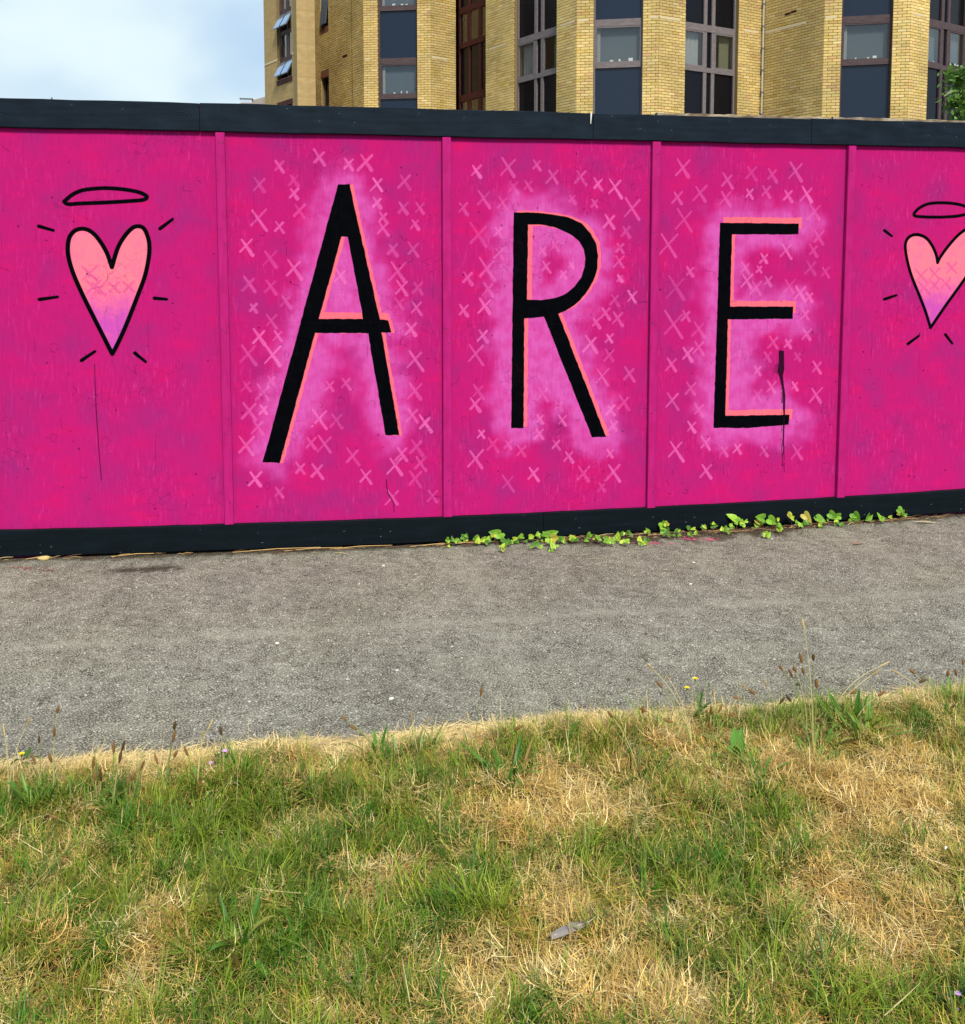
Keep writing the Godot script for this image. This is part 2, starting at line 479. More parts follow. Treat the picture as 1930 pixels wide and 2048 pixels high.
			if n6[i] > 150 and n5[i] < 9: flake = clampf((n6[i] - 150) / 50.0, 0.0, 1.0) * (0.4 + 0.6 * v)
			if (y == seam or y == seam + 1) and k >= 0 and k < 3: flake = maxf(flake, 0.35 * q + 0.1)
			if flake > 0.0:
				var a := flake * 0.3
				r += (84.0 - r) * a; g += (20.0 - g) * a; b += (66.0 - b) * a
			var o := i * 3
			rgb[o] = int(clampf(r, 0.0, 255.0)); rgb[o + 1] = int(clampf(g, 0.0, 255.0)); rgb[o + 2] = int(clampf(b, 0.0, 255.0))
			ht[i] = int(clampf(120.0 + 26.0 * (u - 0.5) + 60.0 * (v - 0.5) + 60.0 * (q - 0.5) - c * 0.45 - flake * 70.0, 0.0, 255.0))
			i += 1
	var m := mat(Color.WHITE, 0.8, 0.12)
	m.albedo_texture = ImageTexture.create_from_image(Image.create_from_data(PW, PH, false, Image.FORMAT_RGB8, rgb))
	m.heightmap_enabled = true
	m.heightmap_texture = ImageTexture.create_from_image(Image.create_from_data(PW, PH, false, Image.FORMAT_L8, ht))
	m.heightmap_scale = 0.3
	m.texture_repeat = false
	return m

# ------------------------------------------------------------------ common textures
func grain_texture(dark: Color, light: Color, sd: int, knots := 5, chips := 0) -> Array:
	var w := 768
	var h := 192
	var n := noise_bytes(sd, 0.05, w, h, 8, 1, 4)
	var n2 := noise_bytes(sd + 1, 0.03, w, h, 2, 2, 3)
	var rgb := PackedByteArray()
	rgb.resize(w * h * 3)
	var ht := PackedByteArray()
	ht.resize(w * h)
	var kn := []
	for k in knots:
		kn.append(Vector3(rng.randf_range(30, w - 30), rng.randf_range(20, h - 20), rng.randf_range(3, 7)))
	for y in h:
		for x in w:
			var i := y * w + x
			var t := clampf(n[i] / 255.0 * 0.6 + n2[i] / 255.0 * 0.4, 0.0, 1.0)
			for k in kn:
				var dx: float = (x - k.x) * 0.55
				var dy: float = y - k.y
				var d: float = sqrt(dx * dx + dy * dy) / k.z
				if d < 1.0: t *= 0.35 + 0.5 * d
				elif d < 3.0: t = lerpf(0.5 + 0.35 * sin(d * 9.0), t, (d - 1.0) / 2.0)
			var c := dark.lerp(light, t)
			rgb[i * 3] = int(c.r * 255.0); rgb[i * 3 + 1] = int(c.g * 255.0); rgb[i * 3 + 2] = int(c.b * 255.0)
			ht[i] = int(t * 255.0)
	for k in chips:      # pale chips and splashes on painted boards
		var cx := rng.randi_range(4, w - 5)
		var cy := rng.randi_range(4, h - 5)
		var pale := rng.randf_range(0.25, 0.6)
		for j in rng.randi_range(1, 4):
			var i := ((cy + rng.randi_range(0, 1)) * w + cx + j) * 3
			for c in 3: rgb[i + c] = int(pale * 255.0)
	return [ImageTexture.create_from_image(Image.create_from_data(w, h, false, Image.FORMAT_RGB8, rgb)), ImageTexture.create_from_image(Image.create_from_data(w, h, false, Image.FORMAT_L8, ht))]

func grained(dark: Color, light: Color, sd: int, rough: float, rep: float, knots := 5, chips := 0) -> StandardMaterial3D:
	var t := grain_texture(dark, light, sd, knots, chips)
	var m := mat(Color.WHITE, rough, 0.22)
	m.albedo_texture = t[0]
	m.heightmap_enabled = true
	m.heightmap_texture = t[1]
	m.heightmap_scale = 0.12
	m.uv1_scale = Vector3(rep, rep * 4.0, 1)
	return m

func stone_texture(size: int, cell: float, palette: Array, gap: Color, sd: int) -> Array:
	# rolled chippings: one tone per stone, dark binder between them
	var a := FastNoiseLite.new()
	a.seed = sd
	a.noise_type = FastNoiseLite.TYPE_CELLULAR
	a.frequency = 1.0 / cell
	a.cellular_jitter = 1.0
	a.fractal_type = FastNoiseLite.FRACTAL_NONE
	a.cellular_return_type = FastNoiseLite.RETURN_CELL_VALUE
	var va := a.get_seamless_image(size, size)
	va.convert(Image.FORMAT_L8)
	a.cellular_return_type = FastNoiseLite.RETURN_DISTANCE2_SUB
	var da := a.get_seamless_image(size, size)
	da.convert(Image.FORMAT_L8)
	var bn := noise(sd + 3, 0.006, 4).get_seamless_image(size, size)
	bn.convert(Image.FORMAT_L8)
	var fi := noise(sd + 5, 0.22, 2).get_seamless_image(size, size)
	fi.convert(Image.FORMAT_L8)
	var w := fi.get_data()
	var v := va.get_data()
	var d := da.get_data()
	var b := bn.get_data()
	var rgb := PackedByteArray()
	rgb.resize(size * size * 3)
	var ht := PackedByteArray()
	ht.resize(size * size)
	var lut := []
	for k in 256:
		lut.append(palette[int(k / 256.0 * palette.size())])
	for i in size * size:
		var c: Color = lut[(v[i] * 7) & 255]
		var e := smoothstep(6.0, 62.0, d[i] + (b[i] - 128) * 0.07)
		e = lerpf(1.0, e, clampf(0.5 + 1.2 * (b[(i * 3 + 977) % (size * size)] / 255.0 - 0.25), 0.5, 1.0))
		e *= smoothstep(20.0, 120.0, w[i])
		var f := (0.8 + 0.06 * b[i] / 255.0 + 0.24 * w[i] / 255.0) * 255.0
		var o := i * 3
		rgb[o] = mini(int(lerpf(gap.r, c.r, e) * f), 255); rgb[o + 1] = mini(int(lerpf(gap.g, c.g, e) * f), 255); rgb[o + 2] = mini(int(lerpf(gap.b, c.b, e) * f), 255)
		ht[i] = int(clampf(e * 190.0 + (v[i] % 64), 0, 255))
	return [ImageTexture.create_from_image(Image.create_from_data(size, size, false, Image.FORMAT_RGB8, rgb)), ImageTexture.create_from_image(Image.create_from_data(size, size, false, Image.FORMAT_L8, ht))]

func leaf_mat(c: Color, through := 0.5, rough := 0.5) -> StandardMaterial3D:
	var m := mat(c, rough, 0.35)
	m.vertex_color_use_as_albedo = true
	m.backlight_enabled = true
	m.backlight = Color(through, through, through)
	m.cull_mode = BaseMaterial3D.CULL_DISABLED
	return m

# ------------------------------------------------------------------ ground shape
func verge_edge(x: float) -> float:
	return EDGE + 0.028 * lumps.get_noise_1d(x * 42.0) + 0.03 * lumps.get_noise_1d(x * 9.0 + 300.0)

func verge_height(x: float, z: float) -> float:
	var up := smoothstep(-0.01, 0.16, z - verge_edge(x))
	return 0.004 + up * (0.03 + 0.036 * lumps.get_noise_2d(x * 26.0, z * 26.0) + 0.024 * lumps.get_noise_2d(x * 85.0 + 50.0, z * 85.0))

func path_height(x: float, z: float) -> float:
	return sag(x) * smoothstep(1.6, 0.0, z) + 0.004 * lumps.get_noise_2d(x * 20.0, z * 20.0 + 900.0)

func greenness(x: float, z: float) -> float:
	var g := 0.47 + 0.42 * patch_noise.get_noise_2d(x * 34.0, z * 34.0) + 0.95 * patch_noise.get_noise_2d(x * 150.0, z * 120.0 + 70.0)
	for p in greens:
		var d := Vector2((x - p.x) / p.z, (z - p.y) / (p.z * 1.15)).length_squared()
		if d < 5.0: g += 0.34 * exp(-d)
	for p in straws:
		var d := Vector2((x - p.x) / p.z, (z - p.y) / (p.z * 1.1)).length_squared()
		if d < 5.0: g -= 0.5 * exp(-d)
	g -= lerpf(0.8, 0.25, smoothstep(0.9, 1.5, x)) * smoothstep(0.2, 0.02, z - verge_edge(x))
	return smoothstep(0.18, 0.8, g)

func on_screen(p: Vector3) -> Vector2:      # where the lens sees a point, -1..1 across the frame
	var q := cam.transform.affine_inverse() * p
	if q.z > -0.05: return Vector2(9, 9)
	return Vector2(q.x / -q.z / 0.4949, (q.y / -q.z + 0.1799) / 0.5251)

# ------------------------------------------------------------------ setting: ground and path
func build_ground() -> void:
	var dirt := mat(lin(0.3, 0.28, 0.25), 0.95, 0.2)
	var dn := NoiseTexture2D.new()
	dn.width = 512; dn.height = 512; dn.seamless = true
	dn.noise = noise(5, 0.02, 5)
	var gr := Gradient.new()
	gr.colors = PackedColorArray([lin(0.35, 0.35, 0.3), lin(1, 1, 1)])
	dn.color_ramp = gr
	dirt.albedo_texture = dn
	dirt.uv1_scale = Vector3(120, 120, 1)
	var st := begin()
	quad(st, Vector3(-200, -0.05, 200), Vector3(200, -0.05, 200), Vector3(200, -0.05, -200), Vector3(-200, -0.05, -200), Vector2(0, 0), Vector2(1, 0), Vector2(1, 1), Vector2(0, 1))
	tag(obj("ground", st.commit(), dirt), "bare earth all round", "", "", "structure")

	var tx := stone_texture(1280, 6.0, [Color(0.610, 0.611, 0.566), Color(0.673, 0.674, 0.624), Color(0.572, 0.576, 0.539), Color(0.642, 0.643, 0.598), Color(0.615, 0.617, 0.572), Color(0.700, 0.703, 0.655), Color(0.588, 0.592, 0.556), Color(0.657, 0.657, 0.603), Color(0.625, 0.630, 0.582), Color(0.740, 0.751, 0.708), Color(0.636, 0.635, 0.587)], Color(0.3, 0.285, 0.255), 9)
	var tar := mat(Color.WHITE, 0.9, 0.3)
	tar.albedo_texture = tx[0]
	tar.heightmap_enabled = true
	tar.heightmap_texture = tx[1]
	tar.heightmap_scale = 0.35
	tar.vertex_color_use_as_albedo = true
	var sg := begin()
	var xs := []
	var x := -1.7
	xs.append(-30.0); xs.append(-6.0)
	while x < 5.3:
		xs.append(x); x += 0.035
	xs.append(9.0); xs.append(30.0)
	var zs := []
	var z := -0.06
	while z < 2.62:
		zs.append(z); z += 0.035
	var big := noise(61, 0.9, 3)
	var fine := noise(62, 9.0, 2)
	var put := func(px: float, pz: float) -> void:
		var f := 0.92 + 0.12 * big.get_noise_2d(px, pz) + 0.04 * fine.get_noise_2d(px, pz)
		var c := Color(f, f * 1.005, f * (0.96 + 0.05 * big.get_noise_2d(px + 40.0, pz)))
		# earth washed against the kickboard, thicker under the bindweed
		var w := 0.05 + 0.02 * fine.get_noise_1d(px * 2.0)
		if px > 1.75 and px < 3.5: w += 0.1 * smoothstep(1.75, 2.0, px) * smoothstep(3.5, 3.1, px) * (1.0 + fine.get_noise_1d(px))
		var e := smoothstep(w + 0.06, w - 0.02, pz + 0.03 * fine.get_noise_2d(px * 2.0, pz * 2.0))
		c = c.lerp(Color(0.2, 0.15, 0.11), 0.85 * e)
		# an oily stain left of the middle
		var d := Vector2((px + 0.4) / 0.22, (pz - 0.27) / 0.055).length() + 0.5 * fine.get_noise_2d(px * 2.0, pz * 3.0)
		c = c.lerp(Color(0.2, 0.165, 0.13), 0.9 * smoothstep(1.25, 0.6, d))
		# damp dark margin along the verge
		var m := smoothstep(0.22, 0.0, EDGE - pz + 0.08 * fine.get_noise_2d(px, pz))
		c = c.lerp(Color(0.62, 0.6, 0.58), 0.5 * m)
		sg.set_color(c)
		sg.set_uv(Vector2(px, pz) / 2.3)
		sg.add_vertex(Vector3(px, path_height(px, pz), pz))
	for pz in zs:
		for px in xs: put.call(px, pz)
	var n := xs.size()
	for j in zs.size() - 1:
		for i in n - 1:
			var a := j * n + i
			for q in [a, a + 1, a + n, a + 1, a + n + 1, a + n]: sg.add_index(q)
	sg.generate_normals()
	tag(obj("path", sg.commit(), tar), "worn grey tarmac path between the pink hoarding and the dry verge", "", "", "structure")

	# the verge: earth and thatch under the grass
	var soil := mat(Color.WHITE, 1.0, 0.1)
	soil.vertex_color_use_as_albedo = true
	var sn := NoiseTexture2D.new()
	sn.width = 512; sn.height = 512; sn.seamless = true
	sn.noise = noise(15, 0.06, 4)
	var g2 := Gradient.new()
	g2.colors = PackedColorArray([lin(0.25, 0.22, 0.18), lin(1, 1, 1)])
	sn.color_ramp = g2
	soil.albedo_texture = sn
	var sv := begin()
	xs = [-30.0, -8.0, -4.0]
	x = -2.0
	while x < 4.6:
		xs.append(x); x += 0.04
	for v in [6.0, 9.0, 30.0]: xs.append(v)
	var rows := []
	z = 0.0
	while z < 2.0:
		rows.append(z); z += 0.022 if z < 0.3 else 0.04
	for v in [2.6, 4.0, 8.0, 30.0]: rows.append(v)
	for r in rows:
		for px in xs:
			var pz: float = verge_edge(px) - 0.03 + r
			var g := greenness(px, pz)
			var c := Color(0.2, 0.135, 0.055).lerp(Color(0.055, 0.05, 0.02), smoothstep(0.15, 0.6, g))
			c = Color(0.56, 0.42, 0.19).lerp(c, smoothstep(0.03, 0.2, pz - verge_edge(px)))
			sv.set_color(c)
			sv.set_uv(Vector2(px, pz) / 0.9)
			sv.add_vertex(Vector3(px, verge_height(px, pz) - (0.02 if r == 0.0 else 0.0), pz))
	n = xs.size()
	for j in rows.size() - 1:
		for i in n - 1:
			var a := j * n + i
			for q in [a, a + 1, a + n, a + 1, a + n + 1, a + n]: sv.add_index(q)
	sv.generate_normals()
	tag(obj("verge_ground", sv.commit(), soil), "thatch and earth of the grass verge", "", "", "structure")

# ------------------------------------------------------------------ the hoarding
func build_hoarding() -> void:
	var h := thing("painted_hoarding", "pink painted plywood hoarding with dark boards, hearts and the letters ARE", "hoarding")
	var dark := grained(Color(0.04, 0.075, 0.115), Color(0.09, 0.145, 0.195), 21, 0.6, 0.55, 9, 12)
	var dark2 := grained(Color(0.018, 0.046, 0.068), Color(0.045, 0.09, 0.118), 25, 0.65, 0.55, 3, 34)
	var pinkwood := grained(Color(0.6, 0.07, 0.37), Color(0.7, 0.12, 0.46), 23, 0.6, 0.7, 2)
	var bare := grained(Color(0.28, 0.22, 0.16), Color(0.78, 0.74, 0.66), 27, 0.9, 0.9)
	var names := {-1: "sheet with a large haloed heart at the left", 0: "sheet with the letter A", 1: "sheet with the letter R", 2: "sheet with the letter E and a long split", 3: "sheet with a smaller haloed heart cut off by the frame"}
	for k in range(-3, 7):
		var m: StandardMaterial3D = sheet_material(k) if k in names else M.plain_pink if M.has("plain_pink") else null
		if m == null:
			M.plain_pink = sheet_material(-2)
			m = M.plain_pink
		var st := begin()
		var a := k * BAY + 0.001
		var b := (k + 1) * BAY - 0.001
		quad(st, Vector3(a, 0.05, 0), Vector3(b, 0.05, 0), Vector3(b, TOP - 0.01, 0), Vector3(a, TOP - 0.01, 0), Vector2(0, 1.0 - 0.05 / TOP), Vector2(1, 1.0 - 0.05 / TOP), Vector2(1, 0), Vector2(0, 0))
		quad(st, Vector3(b, 0.012, 0), Vector3(b, 0.012, -0.018), Vector3(b, TOP - 0.01, -0.018), Vector3(b, TOP - 0.01, 0))
		quad(st, Vector3(a, 0.012, -0.018), Vector3(a, 0.012, 0), Vector3(a, TOP - 0.01, 0), Vector3(a, TOP - 0.01, -0.018))
		quad(st, Vector3(b, 0.012, -0.018), Vector3(a, 0.012, -0.018), Vector3(a, TOP - 0.01, -0.018), Vector3(b, TOP - 0.01, -0.018))
		quad(st, Vector3(a, TOP - 0.01, 0), Vector3(b, TOP - 0.01, 0), Vector3(b, TOP - 0.01, -0.018), Vector3(a, TOP - 0.01, -0.018))
		var o := obj("plywood_sheet", st.commit(), m, h)
		if k in names: o.set_meta("label", names[k])
	# cover battens over the joints
	var nailm := mat(lin(0.08, 0.02, 0.05), 0.5)
	var nail := CylinderMesh.new()
	nail.top_radius = 0.0035; nail.bottom_radius = 0.0035; nail.height = 0.002; nail.radial_segments = 8; nail.rings = 0
	for k in range(-2, 7):
		var st := begin()
		var lean: float = [0, 0, 0.004, 0, -0.002, -0.006, 0, 0, 0][k + 2]
		var x: float = k * BAY
		var t := 0.03
		var y0: float = KICK + sag(x) + 0.002
		var y1 := FASCIA - 0.004
		var c := 0.003
		var prof := [Vector2(-0.0245, 0.0), Vector2(-0.0245, t - c), Vector2(-0.0245 + c, t), Vector2(0.0245 - c, t), Vector2(0.0245, t - c), Vector2(0.0245, 0.0)]
		for i in 5:
			var p: Vector2 = prof[i]
			var q: Vector2 = prof[i + 1]
			quad(st, Vector3(x + lean + p.x, y0, p.y), Vector3(x + lean + q.x, y0, q.y), Vector3(x - lean + q.x, y1, q.y), Vector3(x - lean + p.x, y1, p.y), Vector2(y0, p.x + k * 0.13), Vector2(y0, q.x + k * 0.13), Vector2(y1, q.x + k * 0.13), Vector2(y1, p.x + k * 0.13))
		quad(st, Vector3(x - lean - 0.0245, y1, t), Vector3(x - lean + 0.0245, y1, t), Vector3(x - lean + 0.0245, y1, 0), Vector3(x - lean - 0.0245, y1, 0))
		quad(st, Vector3(x + lean - 0.0245, y0, 0), Vector3(x + lean + 0.0245, y0, 0), Vector3(x + lean + 0.0245, y0, t), Vector3(x + lean - 0.0245, y0, t))
		var o := obj("batten", st.commit(), pinkwood, h)
		for y in [2.2, 1.72, 1.2, 0.72, 0.3]:
			for s in [-1, 1]:
				if rng.randf() < 0.3: continue
				var nn := obj("nail_head", nail, nailm, o, Vector3(x + s * rng.randf_range(0.006, 0.014), y + rng.randf_range(-0.06, 0.06), t + 0.0008))
				nn.rotation.x = PI / 2
	# fascia boards along the top
	var cuts := [-3.7, -2.3, -0.107, 2.062, 3.4, 5.2, 8.6]
	for i in cuts.size() - 1:
		obj("fascia_board", board(cuts[i] + 0.0015, cuts[i + 1] - 0.0015, FASCIA, TOP + (0.0 if i % 2 else 0.002), 0.001, 0.026, 0.0022), dark, h)
	# weathered bare rail behind the fascia
	obj("back_rail", board(2.46, 3.55, TOP - 0.06, TOP + 0.02, -0.064, -0.019, 0.004, false, 40), bare, h).set_meta("label", "weathered bare timber rail")
	obj("back_rail", board(3.56, 8.6, TOP - 0.06, TOP + 0.022, -0.064, -0.019, 0.004, false, 60), bare, h).set_meta("label", "weathered bare timber rail")
	obj("back_rail", board(-3.6, 2.45, TOP - 0.08, TOP - 0.004, -0.064, -0.019, 0.003, false, 30), dark2, h)
	# kickboards along the foot, with a dark gap under them
	obj("kickboard", board(-1.205, 1.782, 0.016, KICK, 0.001, 0.027, 0.0016, true, 26), dark2, h)
	obj("kickboard", board(1.785, 4.54, 0.018, KICK + 0.002, 0.001, 0.027, 0.0016, true, 26), dark2, h)
	obj("kickboard", board(4.545, 7.3, 0.0, KICK - 0.018, 0.001, 0.022, 0.0016, true, 20), dark2, h)
	obj("kickboard", board(-3.7, -1.215, 0.0, KICK - 0.03, 0.001, 0.02, 0.0016, true, 20), dark2, h)
	var drip := begin()
	tube(drip, [Vector3(2.05, TOP + 0.003, 0.0265), Vector3(2.048, TOP - 0.03, 0.028), Vector3(2.047, TOP - 0.06, 0.0275)], [0.006, 0.004, 0.002])
	obj("paint_drip", drip.commit(), mat(lin(0.7, 0.68, 0.62), 0.6), h)
	var bolt := begin()
	add_box(bolt, Vector3(-0.856, TOP - 0.004, 0.004), Vector3(-0.85, TOP + 0.012, 0.01))
	obj("nail", bolt.commit(), mat(lin(0.1, 0.1, 0.1), 0.5), h)
	obj("sole_plate", box_mesh(Vector3(-3.7, -0.06, -0.07), Vector3(8.6, 0.09, -0.0185)), mat(lin(0.012, 0.011, 0.01), 0.9), h)
	# posts that hold it up from behind
	for k in range(-3, 8):
		obj("post", box_mesh(Vector3(k * BAY - 0.05, -0.1, -0.165), Vector3(k * BAY + 0.05, TOP - 0.1, -0.066)), bare, h)

# ------------------------------------------------------------------ brick building
var bricks_seen := []
var bricks_rest: Array[Transform3D] = []
var brick_tints := PackedColorArray()
var brick_parent := []
const LEN := 0.232
const COURSE := 0.0775

func facet(a: Vector2, b: Vector2) -> Transform3D:      # x along the wall, y up, z out of it
	var d := (b - a).normalized()
	return Transform3D(Basis(Vector3(d.x, 0, d.y), Vector3.UP, Vector3(-d.y, 0, d.x)), Vector3(a.x, 0, a.y))

func lay(wall: Node3D, xf: Transform3D, x0: float, x1: float, y0: float, y1: float, band: float, bright := 1.0, wear := 0.0) -> void:
	var lo := maxi(int(floor((maxf(y0, 4.7)) / COURSE)), 0)
	var hi := int(ceil(minf(y1, 10.9) / COURSE))
	for c in range(lo, hi):
		var yb := maxf(c * COURSE, y0)
		var yt := minf((c + 1) * COURSE - 0.013, y1)
		if yt - yb < 0.02: continue
		var x := x0 - (0.0 if c % 2 == 0 else LEN * 0.5)
		while x < x1 - 0.02:
			var a := maxf(x, x0)
			var b := minf(x + LEN - 0.013, x1)
			x += LEN
			if b - a < 0.025: continue
			var s := Vector3(b - a, yt - yb, 0.02)
			var t := xf * Transform3D(Basis.from_scale(s), Vector3((a + b) * 0.5, (yb + yt) * 0.5, 0.006 + rng.randf_range(-0.0015, 0.002)))
			var f := bright * rng.randf_range(0.88, 1.1) * (1.0 + 0.3 * lumps.get_noise_3d(t.origin.x * 7.0, t.origin.y * 5.0, t.origin.z * 7.0))
			var col := Color(0.64 * f, 0.485 * f, 0.195 * f)
			var r := rng.randf()
			if r < 0.06: col = Color(0.6 * f, 0.41 * f, 0.19 * f)
			elif r < 0.17: col = Color(0.68 * f, 0.54 * f, 0.25 * f)
			elif r < 0.22: col = Color(0.57 * f, 0.41 * f, 0.13 * f)
			var sp := on_screen(t.origin)
			var out := t.basis.z.normalized()
			var eye: Vector3 = cam.position - t.origin
			var size := 0.0
			if absf(sp.x) < 0.99 and sp.y < 0.99 and t.origin.y > 4.95:
				size = s.x * s.y * absf(out.dot(eye.normalized())) / eye.length_squared()
			bricks_seen.append([size, t, col, wall])

func finish_bricks(b: Node3D) -> void:
	var unit := box_mesh(Vector3(-0.5, -0.5, -0.5), Vector3(0.5, 0.5, 0.5))
	var m := mat(Color.WHITE, 0.9, 0.25)
	m.vertex_color_use_as_albedo = true
	var bn := NoiseTexture2D.new()
	bn.width = 256; bn.height = 256; bn.seamless = true
	bn.noise = noise(91, 0.05, 4)
	var g := Gradient.new()
	g.colors = PackedColorArray([lin(0.75, 0.72, 0.68), lin(1, 1, 1)])
	bn.color_ramp = g
	m.albedo_texture = bn
	m.uv1_triplanar = true
	m.uv1_world_triplanar = true
	m.uv1_scale = Vector3(1.3, 1.3, 1.3)
	bricks_seen.sort_custom(func(p, q): return p[0] > q[0])
	var shades := {}
	for i in 300:
		var e: Array = bricks_seen[i]
		var key := Color(snappedf(e[2].r, 0.06), snappedf(e[2].g, 0.04), snappedf(e[2].b, 0.02))
		if not shades.has(key):
			var mm: StandardMaterial3D = m.duplicate()
			mm.vertex_color_use_as_albedo = false
			mm.albedo_color = lin(key.r, key.g, key.b)
			shades[key] = mm
		var o := obj("brick", unit, shades[key], e[3])
		o.transform = e[4] * e[1]
	var mmesh := MultiMesh.new()
	mmesh.transform_format = MultiMesh.TRANSFORM_3D
	mmesh.use_colors = true
	mmesh.mesh = unit
	mmesh.instance_count = bricks_seen.size() - 300
	for i in range(300, bricks_seen.size()):
		mmesh.set_instance_transform(i - 300, bricks_seen[i][1])
		mmesh.set_instance_color(i - 300, bricks_seen[i][2])
	var o := MultiMeshInstance3D.new()
	o.name = "brickwork"
	o.multimesh = mmesh
	o.material_override = m
	o.set_meta("kind", "stuff")
	b.add_child(o, true)

func wall_part(b: Node3D, xf: Transform3D, x0: float, x1: float, holes := [], depth := 0.3, bricked := true, band := 8.153, bright := 1.0) -> Node3D:
	# mortar backing, cut round square openings [x0, x1, y0, y1]; the bricks are laid on its face
	var st := begin()
	var H := 11.8
	var cols := [[x0, x1]]
	if holes.is_empty():
		add_box(st, Vector3(x0, -0.1, -depth), Vector3(x1, H, 0))
	else:
		holes.sort_custom(func(p, q): return p[2] < q[2])
		var hx0: float = holes[0][0]
		var hx1: float = holes[0][1]
		add_box(st, Vector3(x0, -0.1, -depth), Vector3(hx0, H, 0))
		add_box(st, Vector3(hx1, -0.1, -depth), Vector3(x1, H, 0))
		cols = [[x0, hx0], [hx1, x1]]
		var y := -0.1
		for h in holes + [[0, 0, H, H]]:
			if h[2] > y: add_box(st, Vector3(hx0, y, -depth), Vector3(hx1, h[2], -0.0005))
			y = h[3]
	var w := obj("wall", st.commit(), M.mortar if bricked else M.render, b)
	w.transform = xf
	if bricked:
		for c in cols: lay_in(w, xf, c[0], c[1], 0.0, 11.8, band, bright)
		if not holes.is_empty():
			var y := 0.0
			for h in holes + [[0, 0, 11.8, 11.8]]:
				if h[2] > y: lay_in(w, xf, holes[0][0], holes[0][1], y, h[2], band, bright)
				y = h[3]
	return w

func lay_in(w: Node3D, xf: Transform3D, a: float, b: float, c: float, d: float, band: float, bright: float) -> void:
	var before := bricks_seen.size()
	lay(w, xf, a, b, c, d, band, bright)
	var inv := xf.affine_inverse()
	for i in range(before, bricks_seen.size()):
		bricks_seen[i].append(inv)

# a full-height strip of glazing between two brick piers: rows are [y0, y1, kind], columns [x0, x1] as shares of the width
func strip(b: Node3D, xf: Transform3D, x0: float, x1: float, rows: Array, cols: Array, frame: Material, deep := 1.6, curtain := 0) -> void:
	var w := x1 - x0
	var back := -0.16
	obj("recess", box_mesh(Vector3(x0, -0.1, -deep), Vector3(x1, 11.8, -deep + 0.1)), M.inside, b).transform = xf
	for s in [[x0 - 0.003, x0 + 0.045], [x1 - 0.045, x1 + 0.003]]:
		obj("jamb", box_mesh(Vector3(s[0], 0, back - 0.06), Vector3(s[1], 11.7, back + 0.05)), frame, b).transform = xf
	for i in cols.size() - 1:
		var a: float = x0 + w * cols[i][1]
		var c: float = x0 + w * cols[i + 1][0]
		obj("mullion", box_mesh(Vector3(a, 0, back - 0.05), Vector3(c, 11.7, back + 0.045)), frame, b).transform = xf
	for r in rows:
		var y0: float = r[0]
		var y1: float = r[1]
		var kind: String = r[2]
		if kind == "rail":
			var o := obj("transom", box_mesh(Vector3(x0 + 0.045, y0, back - 0.05), Vector3(x1 - 0.045, y1, back + 0.055)), frame, b)
			o.transform = xf
			continue
		for ci in cols.size():
			var a: float = x0 + w * cols[ci][0] + (0.045 if ci == 0 else 0.0)
			var c: float = x0 + w * cols[ci][1] - (0.045 if ci == cols.size() - 1 else 0.0)
			if kind == "panel" or (kind == "glass" and c - a < 0.22):
				var pm: Material = M.panel if cols.size() == 1 else M.panel_dark
				if kind == "glass": pm = M.panel_dark
				obj("spandrel_panel", box_mesh(Vector3(a, y0, back - 0.02), Vector3(c, y1, back)), pm, b).transform = xf
				continue
			var st := begin()
			var f := 0.04
			add_box(st, Vector3(a, y0, -0.03), Vector3(a + f, y1, 0.03))
			add_box(st, Vector3(c - f, y0, -0.03), Vector3(c, y1, 0.03))
			add_box(st, Vector3(a + f, y0, -0.03), Vector3(c - f, y0 + f, 0.028))
			add_box(st, Vector3(a + f, y1 - f, -0.03), Vector3(c - f, y1, 0.028))
			var win := obj("window", st.commit(), frame, b)
			win.transform = xf * Transform3D(Basis(), Vector3(0, 0, back + 0.02))
			obj("pane", box_mesh(Vector3(a + f, y0 + f, -0.004), Vector3(c - f, y1 - f, 0.002)), M.glass, win)
			if curtain > 0:
				var cs := begin()
				var n := 14
				var from := a + f
				var to := c - f
				if curtain == 2 and ci == cols.size() - 1: from = lerpf(a, c, 0.42)
				var cm: Material = M.blind
				if curtain == 2: cm = M.curtain_pale if ci == 0 else M.curtain
				var p0 := Vector3.ZERO
				for k in n + 1:
					var x := lerpf(from, to, float(k) / n)
					var p := Vector3(x, 0, -0.14 + (0.02 * sin(k * 2.1) if curtain == 2 else 0.0))
					if k > 0: quad(cs, Vector3(p0.x, y0 - 0.05, p0.z), Vector3(p.x, y0 - 0.05, p.z), Vector3(p.x, y1 + 0.05, p.z), Vector3(p0.x, y1 + 0.05, p0.z))
					p0 = p
				obj("curtain", cs.commit(), cm, win)
				if curtain == 1:      # side curtain and things on the sill
					obj("side_curtain", box_mesh(Vector3(a + f, y0, -0.1), Vector3(a + f + 0.09, y1, -0.085)), M.curtain_pale, win)
					for q in 3:
						var sx := lerpf(a, c, 0.3 + 0.2 * q + rng.randf_range(-0.05, 0.05))
						obj("sill_ornament", box_mesh(Vector3(sx, y0 + f, -0.09), Vector3(sx + rng.randf_range(0.03, 0.12), y0 + f + rng.randf_range(0.03, 0.1), -0.06)), M.white, win)

